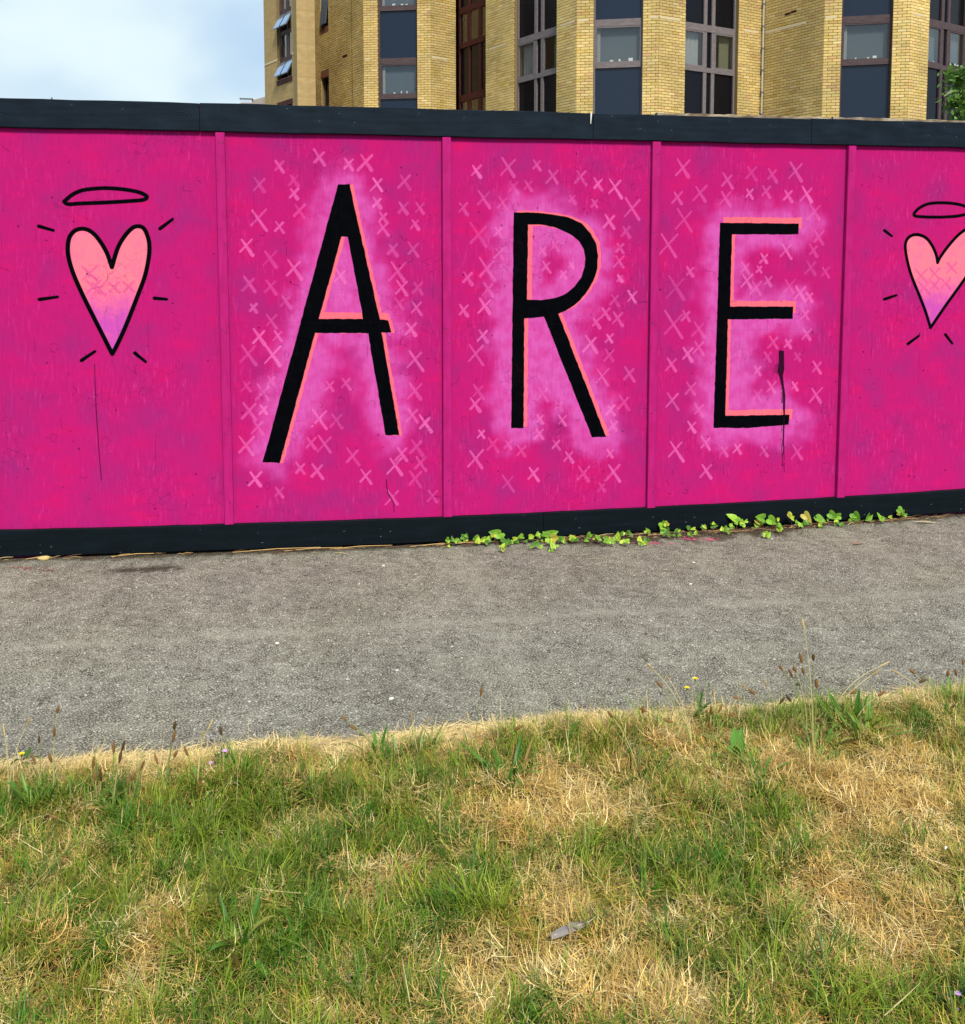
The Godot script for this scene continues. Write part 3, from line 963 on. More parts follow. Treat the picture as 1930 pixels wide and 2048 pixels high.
func build_building() -> void:
	M.mortar = mat(lin(0.19, 0.135, 0.06), 0.95, 0.2)
	M.render = grained(Color(0.6, 0.51, 0.35), Color(0.69, 0.6, 0.43), 41, 0.95, 0.25, 0)
	M.inside = mat(lin(0.012, 0.012, 0.014), 0.9)
	M.panel = mat(lin(0.011, 0.019, 0.038), 0.16, 0.4)
	M.panel_dark = mat(lin(0.004, 0.004, 0.007), 0.2, 0.32)
	M.blind = mat(lin(0.075, 0.1, 0.12), 0.9)
	M.curtain = mat(lin(0.16, 0.17, 0.1), 0.9)
	M.curtain_pale = mat(lin(0.26, 0.28, 0.27), 0.9)
	M.white = mat(lin(0.75, 0.75, 0.72), 0.6)
	M.grey_frame = grained(Color(0.38, 0.35, 0.355), Color(0.48, 0.455, 0.465), 43, 0.7, 0.5, 0)
	M.brown_frame = grained(Color(0.21, 0.1, 0.09), Color(0.3, 0.16, 0.14), 45, 0.6, 0.5, 0)
	M.mid_frame = grained(Color(0.26, 0.215, 0.225), Color(0.35, 0.305, 0.32), 47, 0.7, 0.5, 0)
	var gl := mat(Color(0.16, 0.19, 0.22, 0.1), 0.04, 0.6)
	gl.transparency = BaseMaterial3D.TRANSPARENCY_ALPHA
	M.glass = gl
	var b := thing("brick_building", "yellow brick building with angled bays and dark window strips", "building")
	# plan corners, left to right as seen from the path
	var P := [Vector2(-1.166, -28.447), Vector2(0.256, -25.465), Vector2(-0.915, -33.8), Vector2(2.07, -26.93), Vector2(4.17, -26.216), Vector2(5.026, -26.665), Vector2(7.554, -20.867), Vector2(9.617, -20.106), Vector2(13.2, -21.42), Vector2(14.037, -19.445), Vector2(16.023, -18.607), Vector2(22.3, -21.4)]
	var E := EYE
	var storey := func(pane_low: float, pane_h: float, step: float, panel := "panel") -> Array:
		var out := []
		var y := pane_low - 2.0 * step
		for k in 4:
			out.append([y - 0.13, y, "rail"])
			out.append([y, y + pane_h, "glass"])
			out.append([y + pane_h, y + pane_h + 0.19, "rail"])
			out.append([y + pane_h + 0.19, y + step - 0.13, panel])
			y += step
		return out
	var std_rows: Array = storey.call(E + 5.4, 0.98, 2.8)
	# left wing, rendered smooth by age
	var f0 := facet(P[0], P[1])
	var L0: float = P[0].distance_to(P[1])
	wall_part(b, f0, 0.0, 1.05, [], 0.3, false)
	wall_part(b, f0, 2.2, 2.86, [], 0.3, false)
	wall_part(b, f0, 2.86, L0, [], 0.28, false)
	var low := wall_part(b, f0, 1.05, 2.2, [[1.05, 2.2, E + 3.4, E + 5.05], [1.05, 2.2, E + 5.88, 11.0]], 0.3, false)
	low.set_meta("label", "smooth wall under the casement windows")
	strip(b, f0, 1.05, 2.2, [[E + 4.0, E + 4.95, "glass"], [E + 4.95, E + 5.04, "rail"], [E + 5.74, E + 5.9, "rail"], [E + 6.44, E + 6.55, "rail"], [E + 6.55, E + 7.34, "glass"], [E + 7.34, E + 7.42, "rail"], [E + 7.95, E + 8.05, "rail"], [E + 8.05, E + 9.0, "glass"]], [[0.0, 0.47], [0.53, 1.0]], M.mid_frame, 0.45)
	for r in [[E + 5.92, E + 6.42], [E + 7.44, E + 7.93]]:
		for c in [[1.12, 1.58], [1.68, 2.14]]:
			var st := begin()
			add_box(st, Vector3(c[0], -0.52, -0.02), Vector3(c[1], 0, 0.02))
			var sash := obj("open_window", st.commit(), M.sky_glass, b)
			sash.transform = f0 * Transform3D(Basis(Vector3.RIGHT, -0.5), Vector3(0, r[1], -0.1))
	for s in [E + 5.72, E + 5.02]:
		obj("sill", box_mesh(Vector3(1.03, s - 0.02, -0.1), Vector3(2.22, s + 0.14, 0.02)), M.brown_frame, b).transform = f0
	obj("floor_band", box_mesh(Vector3(0.01, E + 6.51, 0.0), Vector3(1.04, E + 6.57, 0.012)), M.band, b).transform = f0
	obj("floor_band", box_mesh(Vector3(2.21, E + 6.51, 0.0), Vector3(L0 - 0.01, E + 6.57, 0.012)), M.band, b).transform = f0
	# return behind the wing, then the plain brick flank with two small windows
	wall_part(b, facet(P[1], P[2]), 0.0, P[1].distance_to(P[2]), [], 0.3, false)
	var f2 := facet(P[2], P[3])
	var L2: float = P[2].distance_to(P[3])
	var s0 := 4.12
	var s1 := 4.76
	wall_part(b, f2, 0.0, L2, [[s0, s1, E + 4.6, E + 6.66], [s0, s1, E + 7.98, E + 10.0]], 0.35, true, E + 6.5)
	for y in [[E + 4.6, E + 6.44], [E + 8.16, E + 10.0]]:
		var st := begin()
		add_box(st, Vector3(s0, y[0], -0.16), Vector3(s0 + 0.06, y[1], -0.1)); add_box(st, Vector3(s1 - 0.06, y[0], -0.16), Vector3(s1, y[1], -0.1))
		add_box(st, Vector3(s0 + 0.06, y[0], -0.16), Vector3(s1 - 0.06, y[0] + 0.06, -0.1)); add_box(st, Vector3(s0 + 0.06, y[1] - 0.06, -0.16), Vector3(s1 - 0.06, y[1], -0.1))
		var win := obj("window", st.commit(), M.mid_frame, b)
		win.transform = f2
		obj("pane", box_mesh(Vector3(s0 + 0.06, y[0] + 0.06, -0.14), Vector3(s1 - 0.06, y[1] - 0.06, -0.13)), M.panel_dark, win)
		if y[0] > E + 7.0:
			var sash := obj("open_window", box_mesh(Vector3(s0 + 0.07, -1.7, -0.02), Vector3(s1 - 0.07, 0, 0.0)), M.sky_glass, win)
			sash.transform = Transform3D(Basis(Vector3.RIGHT, -0.1), Vector3(0, y[1] - 0.06, -0.08))
	obj("lintel", box_mesh(Vector3(s0 - 0.02, E + 6.44, -0.12), Vector3(s1 + 0.02, E + 6.67, 0.022)), M.rust, b).transform = f2
	obj("sill", box_mesh(Vector3(s0 - 0.02, E + 7.97, -0.12), Vector3(s1 + 0.02, E + 8.16, 0.024)), M.rust, b).transform = f2
	obj("vent", box_mesh(Vector3(5.9, E + 6.86, 0.0), Vector3(6.26, E + 6.93, 0.02)), M.brown_frame, b).transform = f2
	obj("movement_joint", box_mesh(Vector3(6.62, 0, 0.0), Vector3(6.635, 11.7, 0.019)), M.inside, b).transform = f2
	# first frontal bay
	var f3 := facet(P[3], P[4])
	var L3: float = P[3].distance_to(P[4])
	wall_part(b, f3, 0.0, 0.47, [], 0.35)
	wall_part(b, f3, 1.77, L3, [], 0.35)
	strip(b, f3, 0.47, 1.77, std_rows, [[0.0, 1.0]], M.mid_frame, 1.6, 1)
	var f4 := facet(P[4], P[5])
	wall_part(b, f4, 0.0, P[4].distance_to(P[5]), [], 0.35, true, 8.153, 0.88)
	# long diagonal flank: stair window, pier, bedroom window, pier
	var f5 := facet(P[5], P[6])
	var L5: float = P[5].distance_to(P[6])
	var at := func(v: Vector2) -> float: return P[5].distance_to(v)
	var a1: float = at.call(Vector2(5.742, -24.99))
	var a2: float = at.call(Vector2(6.36, -23.6))
	var a3: float = at.call(Vector2(7.2, -21.68))
	strip(b, f5, 0.02, a1, storey.call(E + 7.04, 0.98, 2.8), [[0.0, 0.31], [0.36, 0.67], [0.72, 1.0]], M.brown_frame)
	wall_part(b, f5, a1, a2, [], 0.35)
	strip(b, f5, a2, a3, storey.call(E + 5.45, 0.98, 2.8), [[0.0, 0.41], [0.465, 0.56], [0.615, 1.0]], M.grey_frame, 1.6, 2)
	wall_part(b, f5, a3, L5, [], 0.35)
	# middle frontal bay
	var f6 := facet(P[6], P[7])
	var L6: float = P[6].distance_to(P[7])
	wall_part(b, f6, 0.0, 0.45, [], 0.35)
	wall_part(b, f6, 1.78, L6, [], 0.35)
	strip(b, f6, 0.45, 1.78, std_rows, [[0.0, 1.0]], M.grey_frame, 1.6, 1)
	var f7 := facet(P[7], P[8])
	var L7: float = P[7].distance_to(P[8])
	wall_part(b, f7, 0.0, 0.92, [], 0.35, true, 8.153, 0.97)
	strip(b, f7, 0.92, 2.88, std_rows, [[0.0, 0.4], [0.46, 0.55], [0.61, 1.0]], M.grey_frame, 1.6, 2)
	wall_part(b, f7, 2.88, L7, [], 0.35, true, 8.153, 0.92)
	var pipe := begin()
	tube(pipe, [Vector3(13.17, 0, -21.3), Vector3(13.17, 11.6, -21.3)], [0.022, 0.022], 8)
	obj("drainpipe", pipe.commit(), mat(lin(0.42, 0.42, 0.36), 0.6), b)
	for k in 8:
		obj("pipe_bracket", box_mesh(Vector3(13.135, 5.2 + k * 0.62, -21.36), Vector3(13.205, 5.24 + k * 0.62, -21.27)), M.grey_frame, b)
	var f8 := facet(P[8], P[9])
	var L8: float = P[8].distance_to(P[9])
	wall_part(b, f8, 0.0, L8, [], 0.35, true, 8.153, 0.9)
	obj("floor_band", box_mesh(Vector3(0.12, E + 6.51, 0.0), Vector3(1.55, E + 6.58, 0.02)), M.band, b).transform = f8
	for v in [[0.82, E + 6.87, "v"], [1.03, E + 6.89, "v"], [0.78, E + 3.86, "v"]]:
		obj("vent", box_mesh(Vector3(v[0], v[1], 0.0), Vector3(v[0] + 0.19, v[1] + 0.065, 0.021)), M.brown_frame, b).transform = f8
	# right frontal bay and the flank that leaves the picture
	var f9 := facet(P[9], P[10])
	var L9: float = P[9].distance_to(P[10])
	wall_part(b, f9, 0.0, 0.44, [], 0.35)
	wall_part(b, f9, 1.73, L9, [], 0.35)
	strip(b, f9, 0.44, 1.73, std_rows, [[0.0, 1.0]], M.mid_frame, 1.6, 1)
	var f10 := facet(P[10], P[11])
	wall_part(b, f10, 0.0, 0.84, [], 0.35, true, 8.153, 1.03)
	strip(b, f10, 0.84, 2.8, std_rows, [[0.0, 0.4], [0.46, 0.55], [0.61, 1.0]], M.mid_frame, 1.6, 1)
	wall_part(b, f10, 2.8, P[10].distance_to(P[11]), [], 0.35)
	for q in [[f6, 0.02, 0.3], [f6, 1.95, 2.18], [f7, 0.02, 0.72], [f7, 3.1, 3.6], [f5, 5.6, 6.2], [f3, 0.02, 0.2], [f4, 0.02, 0.62], [f5, 2.0, 2.9], [f9, 0.02, 0.3], [f10, 0.1, 0.6]]:
		if rng.randf() < 0.9:
			obj("floor_band", box_mesh(Vector3(q[1], E + 6.52, 0.0), Vector3(q[2], E + 6.575, 0.02)), M.band, b).transform = q[0]
	finish_bricks(b)
	# roof and the sides that the path does not see
	var rf := begin()
	var deep := [Vector2(22.3, -40), Vector2(-1.25, -40)]
	var ring := P + deep
	var flat := PackedVector2Array(ring)
	var ids := Geometry2D.triangulate_polygon(flat)
	for i in range(0, ids.size(), 3):
		var c := []
		for j in 3: c.append([Vector3(flat[ids[i + j]].x, 11.75, flat[ids[i + j]].y), Vector3.UP, Color.WHITE])
		tri(rf, c[0], c[1], c[2])
	obj("roof", rf.commit(), M.render, b)
	rf = begin()
	for e in [[P[11], deep[0]], [deep[0], deep[1]], [deep[1], P[0]]]:
		quad(rf, Vector3(e[0].x, 0, e[0].y), Vector3(e[1].x, 0, e[1].y), Vector3(e[1].x, 11.75, e[1].y), Vector3(e[0].x, 11.75, e[0].y))
	obj("wall", rf.commit(), M.render, b)

# ------------------------------------------------------------------ house far behind and the tree
func build_far() -> void:
	var h := thing("distant_house", "far house roof with a pale box vent, left of the brick building", "house", Vector3(-1.0, 0, -41.5))
	var rm := grained(Color(0.4, 0.38, 0.37), Color(0.6, 0.57, 0.55), 81, 0.9, 0.7, 0)
	var st := begin()
	quad(st, Vector3(-3.2, 8.12, 2.4), Vector3(6, 8.12, 2.4), Vector3(4, 10.0, 0), Vector3(1.9, 10.0, 0))
	quad(st, Vector3(6, 8.12, -2.4), Vector3(-3.2, 8.12, -2.4), Vector3(1.9, 10.0, 0), Vector3(4, 10.0, 0))
	quad(st, Vector3(-3.2, 8.12, -2.4), Vector3(-3.2, 8.12, 2.4), Vector3(1.9, 10.0, 0), Vector3(1.9, 10.0, 0))
	quad(st, Vector3(6, 8.12, 2.4), Vector3(6, 8.12, -2.4), Vector3(4, 10.0, 0), Vector3(4, 10.0, 0))
	obj("roof", st.commit(), rm, h)
	obj("wall", box_mesh(Vector3(-2.9, 0, -2.1), Vector3(5.7, 8.02, 2.1)), mat(lin(0.4, 0.36, 0.32), 0.9), h)
	obj("roof_vent", box_mesh(Vector3(-1.8, 8.3, 1.0), Vector3(-1.3, 8.84, 1.7)), mat(lin(0.42, 0.52, 0.66), 0.6), h)
	obj("vent_cap", box_mesh(Vector3(-1.84, 8.841, 0.96), Vector3(-1.26, 8.87, 1.74)), mat(lin(0.2, 0.27, 0.3), 0.6), h)

	var t := thing("tree", "leafy green tree at the right edge in front of the brick building", "tree", Vector3(11.9, 0, -9.2))
	var bark := mat(lin(0.09, 0.07, 0.05), 0.95)
	var tr := begin()
	tube(tr, [Vector3(0, -0.1, 0), Vector3(0.05, 1.4, 0), Vector3(-0.05, 2.8, 0.05), Vector3(0.02, 4.2, 0)], [0.14, 0.11, 0.08, 0.04], 8)
	var tips := []
	for i in 17:
		var a := i * 2.4
		var y0 := rng.randf_range(2.0, 4.0)
		var r := rng.randf_range(0.5, 0.95)
		var tip := Vector3(cos(a) * r, y0 + rng.randf_range(0.3, 1.2), sin(a) * r)
		tube(tr, [Vector3(0, y0 - 0.3, 0), tip * Vector3(0.5, 1, 0.5) - Vector3(0, 0.25, 0), tip], [0.035, 0.02, 0.006], 5)
		tips.append(tip)
	for p in [Vector3(-0.95, 3.15, 0.15), Vector3(-0.85, 4.0, 0.1), Vector3(-0.6, 4.4, 0.0), Vector3(-1.0, 3.65, 0.1), Vector3(-0.8, 3.4, 0.2)]:
		tube(tr, [Vector3(0, p.y - 0.7, 0), p * Vector3(0.5, 1, 0.5) - Vector3(0, 0.3, 0), p], [0.035, 0.02, 0.006], 5)
		tips.append(p); tips.append(p + Vector3(0.2, 0.05, 0.2))
	obj("trunk", tr.commit(), bark, t)
	var lf := begin()
	var pts := [Vector3(0, 0, 0), Vector3(0.022, 0.035, 0.004), Vector3(0.018, 0.07, -0.002), Vector3(0, 0.11, -0.014), Vector3(-0.018, 0.07, -0.002), Vector3(-0.022, 0.035, 0.004)]
	for k in range(1, 5):
		for v in [pts[0], pts[k], pts[k + 1]]:
			lf.set_normal(Vector3(0, 0.1, -1).normalized()); lf.set_color(Color.WHITE); lf.add_vertex(v)
	var mm := MultiMesh.new()
	mm.transform_format = MultiMesh.TRANSFORM_3D
	mm.use_colors = true
	mm.mesh = lf.commit()
	var n := 8500
	mm.instance_count = n
	for i in n:
		var c: Vector3 = tips[i % tips.size()]
		var d := Vector3(rng.randfn(), rng.randfn() * 0.8, rng.randfn()) * 0.12
		var bs := Basis.from_euler(Vector3(rng.randf_range(-1.4, 0.9), rng.randf() * TAU, rng.randf_range(1.2, 4.4))).scaled(Vector3.ONE * rng.randf_range(0.7, 1.25))
		mm.set_instance_transform(i, Transform3D(bs, c + d))
		var f := rng.randf_range(0.45, 1.1)
		mm.set_instance_color(i, Color(0.1 * f, 0.22 * f, 0.025) if i % 3 else Color(0.24 * f, 0.36 * f, 0.03))
	var o := MultiMeshInstance3D.new()
	o.name = "crown"
	o.multimesh = mm
	o.material_override = leaf_mat(Color.WHITE, 0.6, 0.4)
	o.set_meta("kind", "stuff")
	t.add_child(o, true)

# ------------------------------------------------------------------ grass
func blade(st: SurfaceTool, base: Vector3, yaw: float, length: float, width: float, lean: float, curl: float, segs: int, c0: Color, c1: Color, twist := 0.0) -> void:
	var p := base
	var rows := []
	for i in segs + 1:
		var t := float(i) / segs
		var a := lean + curl * t
		var yw := yaw + twist * t
		var d := Vector3(sin(a) * cos(yw), cos(a), sin(a) * sin(yw))
		var side := Vector3(-sin(yw), 0, cos(yw))
		var w := width * 0.5 * (1.0 - pow(t, 1.8)) + 0.0002
		var n := side.cross(d).normalized()
		if n.y < 0: n = -n
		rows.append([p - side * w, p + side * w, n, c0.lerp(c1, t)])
		p += d * (length / segs)
		if p.y < 0.002: p.y = 0.002
	for i in segs:
		var q: Array = rows[i]
		var r: Array = rows[i + 1]
		tri(st, [q[0], q[2], q[3]], [r[0], r[2], r[3]], [q[1], q[2], q[3]])
		tri(st, [q[1], q[2], q[3]], [r[0], r[2], r[3]], [r[1], r[2], r[3]])

func tuft(kind: int) -> ArrayMesh:
	var st := begin()
	var n: int = [13, 12, 14, 9, 14][kind]
	for i in n:
		var a := rng.randf() * TAU
		var r: float = [0.016, 0.012, 0.035, 0.03, 0.03][kind] * sqrt(rng.randf())
		var b := Vector3(cos(a) * r, 0, sin(a) * r)
		var f := rng.randf_range(0.6, 1.0)
		if kind == 0:       # upright green
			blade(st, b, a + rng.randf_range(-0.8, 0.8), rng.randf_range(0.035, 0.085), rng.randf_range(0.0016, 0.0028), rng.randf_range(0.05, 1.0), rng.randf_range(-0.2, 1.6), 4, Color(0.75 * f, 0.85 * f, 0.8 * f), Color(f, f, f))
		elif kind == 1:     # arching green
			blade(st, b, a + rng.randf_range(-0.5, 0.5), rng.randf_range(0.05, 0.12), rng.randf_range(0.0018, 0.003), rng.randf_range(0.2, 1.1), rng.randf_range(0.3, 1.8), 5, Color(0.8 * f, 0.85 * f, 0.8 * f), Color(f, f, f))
		elif kind == 4:     # flat thatch
			blade(st, b + Vector3(0, rng.randf_range(0.001, 0.014), 0), rng.randfn() * 0.5 + PI * (i % 2), rng.randf_range(0.03, 0.08), rng.randf_range(0.0011, 0.002), rng.randf_range(1.45, 1.62), rng.randf_range(-0.25, 0.2), 3, Color(f, f, f), Color(f, f, f), rng.randf_range(-0.7, 0.7))
		elif kind == 2:     # dry, matted, lying
			blade(st, b + Vector3(0, rng.randf_range(0.0, 0.022), 0), rng.randf() * TAU, rng.randf_range(0.025, 0.075), rng.randf_range(0.0009, 0.0019), rng.randf_range(0.85, 1.75), rng.randf_range(-1.6, 1.2), 5, Color(f, f, f), Color(f, f, f), rng.randf_range(-2.4, 2.4))
		else:               # dry, half standing
			blade(st, b, rng.randf() * TAU, rng.randf_range(0.035, 0.08), rng.randf_range(0.0009, 0.0017), rng.randf_range(0.2, 1.2), rng.randf_range(-0.5, 1.8), 5, Color(f * 0.95, f * 0.92, f * 0.9), Color(f, f, f), rng.randf_range(-0.6, 0.6))
	return st.commit()

func build_grass() -> void:
	var g := Node3D.new()
	g.name = "grass"
	add_child(g)
	tag(g, "patchy green and straw-coloured grass of the verge in front of the path", "grass", "", "stuff")
	var green_mat := leaf_mat(Color.WHITE, 0.55, 0.45)
	var dry_mat := leaf_mat(Color.WHITE, 0.25, 0.7)
	var kinds := [[], [], [], []]       # transforms and colours by tuft kind
	var heap := []
	for k in 5:
		heap.append([])
		for v in 4: heap[k].append([[], []])
	var area := Rect2(-1.6, EDGE - 0.04, 6.0, 1.95)
	var step := 0.0145
	var x := area.position.x
	while x < area.end.x:
		var z := area.position.y
		while z < area.end.y:
			var px := x + rng.randf_range(-0.008, 0.008)
			var pz := z + rng.randf_range(-0.008, 0.008)
			z += step
			var e := pz - verge_edge(px)
			if e < -0.012: continue
			var s := on_screen(Vector3(px, 0.03, pz))
			var inside := absf(s.x) < 1.12 and s.y > -1.25
			if not inside and rng.randf() > 0.28: continue
			var gg := greenness(px, pz)
			var y := verge_height(px, pz) - 0.003
			var k := 2
			var r := rng.randf()
			if r < gg * 0.79 - 0.02: k = 0 if rng.randf() < 0.6 else 1
			elif r < gg * 0.8 + 0.12 and e > 0.1: k = 3
			if rng.randf() < (0.36 if gg > 0.3 else 0.2): continue
			if e < lerpf(0.085, 0.025, smoothstep(0.9, 1.5, px)) or (k == 2 and rng.randf() < 0.3): k = 4
			var sc := rng.randf_range(0.75, 1.2)
			if k < 2: sc *= lerpf(0.5, 1.08, gg)
			if k == 3: sc *= 0.95
			if e < 0.1 and k != 4: sc *= 0.62
			var col: Color
			var q := rng.randf_range(0.55, 1.5)
			var vary := 0.5 + 0.5 * patch_noise.get_noise_2d(px * 60.0 + 400.0, pz * 60.0)
			if k < 2:
				col = Color(0.045, 0.155, 0.009).lerp(Color(0.31, 0.33, 0.03), clampf(vary * 1.3 - 0.28 + (0.95 - gg) * 0.9, 0.0, 1.0)) * q * 1.1
			else:
				col = Color(0.6, 0.43, 0.14).lerp(Color(0.42, 0.22, 0.045), clampf(vary * 2.0 - 0.8, 0.0, 1.0))
				var rr := rng.randf()
				if rr < 0.2: col = Color(0.74, 0.61, 0.3)
				elif rr < 0.34 and gg > 0.3: col = Color(0.38, 0.38, 0.09)
				if e < 0.14: col = col.lerp(Color(0.74, 0.6, 0.29), 0.75)
				col *= q * 1.12
			var b := Basis(Vector3.UP, rng.randf() * TAU if k != 4 or e > 0.1 else rng.randfn() * 0.4).scaled(Vector3(sc, sc * rng.randf_range(0.8, 1.15), sc))
			var slot: Array = heap[k][rng.randi() % 4]
			slot[0].append(Transform3D(b, Vector3(px, y, pz)))
			slot[1].append(Color(col.r, col.g, col.b))
		x += step
	for k in 5:
		for v in 4:
			var slot: Array = heap[k][v]
			if slot[0].is_empty(): continue
			var mm := MultiMesh.new()
			mm.transform_format = MultiMesh.TRANSFORM_3D
			mm.use_colors = true
			mm.mesh = tuft(k)
			mm.instance_count = slot[0].size()
			for i in slot[0].size():
				mm.set_instance_transform(i, slot[0][i])
				mm.set_instance_color(i, slot[1][i])
			var o := MultiMeshInstance3D.new()
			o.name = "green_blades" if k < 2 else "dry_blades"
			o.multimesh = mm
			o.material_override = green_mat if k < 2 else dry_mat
			o.set_meta("kind", "stuff")
			g.add_child(o, true)
	# single long stalks of dead grass that stand above or lie across the rest
	var st := begin()
	for i in 420:
		var px := rng.randf_range(-1.0, 3.4)
		var e := rng.randf_range(0.02, 1.5) if i % 3 else rng.randf_range(0.02, 0.25)
		var pz := verge_edge(px) + e
		var f := rng.randf_range(0.8, 1.15)
		var c := Color(0.66 * f, 0.54 * f, 0.27 * f) if i % 4 else Color(0.2 * f, 0.29 * f, 0.07 * f)
		var lying := e > 0.3 and i % 2 == 0
		blade(st, Vector3(px, verge_height(px, pz) + (0.03 if lying else 0.0), pz), rng.randf() * TAU, rng.randf_range(0.07, 0.15) if lying else rng.randf_range(0.06, 0.14), rng.randf_range(0.0015, 0.0024), 1.35 if lying else rng.randf_range(0.0, 0.35), rng.randf_range(-0.2, 0.4), 5, c, c * 1.05)
	var o := obj("long_stalks", st.commit(), dry_mat, g)
	o.set_meta("kind", "stuff")

# ------------------------------------------------------------------ plants of the verge
func leaf_mesh(length: float, width: float, lean: float, curl: float, c: Color) -> ArrayMesh:
	# a pointed leaf with a folded midrib, growing along +x and arching
	var st := begin()
	var n := 8
	var p := Vector3.ZERO
	var rows := []
	for i in n + 1:
		var t := float(i) / n
		var a := lean + curl * t
		var d := Vector3(sin(a), cos(a), 0)
		var up := Vector3(-cos(a), sin(a), 0)
		var w := width * 0.5 * pow(sin(PI * clampf(0.06 + 0.94 * pow(t, 0.85), 0.0, 1.0)), 0.75) + 0.0006
		if i == n: w = 0.0003
		rows.append([p + Vector3(0, 0, -w) + up * w * 0.35, p, p + Vector3(0, 0, w) + up * w * 0.35, up])
		p += d * (length / n)
		p.y = maxf(p.y, 0.003)
	for i in n:
		var q: Array = rows[i]
		var r: Array = rows[i + 1]
		for k in 2:
			var tint := c * (1.0 if k == 0 else 0.9)
			var bent := Vector3(0, 0, 0.3 if k == 0 else -0.3)
			var nq: Vector3 = (q[3] + bent).normalized()
			var nr: Vector3 = (r[3] + bent).normalized()
			tri(st, [q[k], nq, tint], [r[k], nr, tint], [q[k + 1], nq, tint])
			tri(st, [q[k + 1], nq, tint], [r[k], nr, tint], [r[k + 1], nr, tint])
	return st.commit()

func head_mesh(length: float, radius: float, kind: String) -> ArrayMesh:
	var st := begin()
	var rows := 9
	var sides := 8
	var pts := []
	for j in rows + 1:
		var t := float(j) / rows
		var ring := []
		for k in sides:
			var a := TAU * (k + 0.5 * (j % 2)) / sides
			var r := radius * pow(sin(PI * clampf(0.05 + 0.9 * t, 0.0, 1.0)), 0.6) * (1.0 + (0.16 if (j + k) % 2 else -0.1))
			ring.append(Vector3(cos(a) * r, t * length, sin(a) * r))
		pts.append(ring)
	var base: Color = {"b": Color(0.19, 0.1, 0.03), "d": Color(0.085, 0.055, 0.022), "p": Color(0.55, 0.43, 0.2), "g": Color(0.36, 0.25, 0.09)}[kind]
	st.set_smooth_group(0)
	for j in rows:
		for k in sides:
			var k2 := (k + 1) % sides
			var f := 0.8 + 0.4 * float((j * 5 + k * 3) % 7) / 6.0
			for v in [pts[j][k], pts[j + 1][k2], pts[j][k2], pts[j][k], pts[j + 1][k], pts[j + 1][k2]]:
				st.set_color(base * f); st.add_vertex(v)
	st.generate_normals()
	return st.commit()

func stalk(parent: Node3D, to: Vector3, kind: String, called := "stalk") -> MeshInstance3D:
	var st := begin()
	var pts := []
	var radii := []
	var side := Vector3(to.x, 0, to.z)
	var ctrl := Vector3(side.x * 0.22, to.y * 0.62, side.z * 0.22) + Vector3(rng.randf_range(-0.012, 0.012), 0, rng.randf_range(-0.012, 0.012))
	for i in 9:
		var t := i / 8.0
		pts.append(ctrl * 2.0 * t * (1.0 - t) + to * t * t)
		radii.append(lerpf(0.0016, 0.001, t))
	var c: Color = Color(0.2, 0.26, 0.07)
	if kind == "p" or kind == "g": c = Color(0.55, 0.48, 0.22)
	elif rng.randf() < 0.35: c = Color(0.45, 0.42, 0.17)
	tube(st, pts, radii, 5, c)
	var o := obj(called, st.commit(), M.stem, parent)
	var dir: Vector3 = (pts[8] - pts[7]).normalized()
	var x := dir.cross(Vector3(0.1, 0.2, 1.0)).normalized()
	if kind in ["b", "d", "p", "g"]:
		var hl: float = rng.randf_range(0.022, 0.036)
		var hm := head_mesh(hl * (1.25 if kind == "p" else 1.0), rng.randf_range(0.0034, 0.005) * (0.7 if kind in ["p", "g"] else 1.0), kind)
		var hn := obj("seed_head", hm, M.stem, o)
		hn.transform = Transform3D(Basis(x, dir, x.cross(dir)), to - dir * hl * 0.4)
	return o

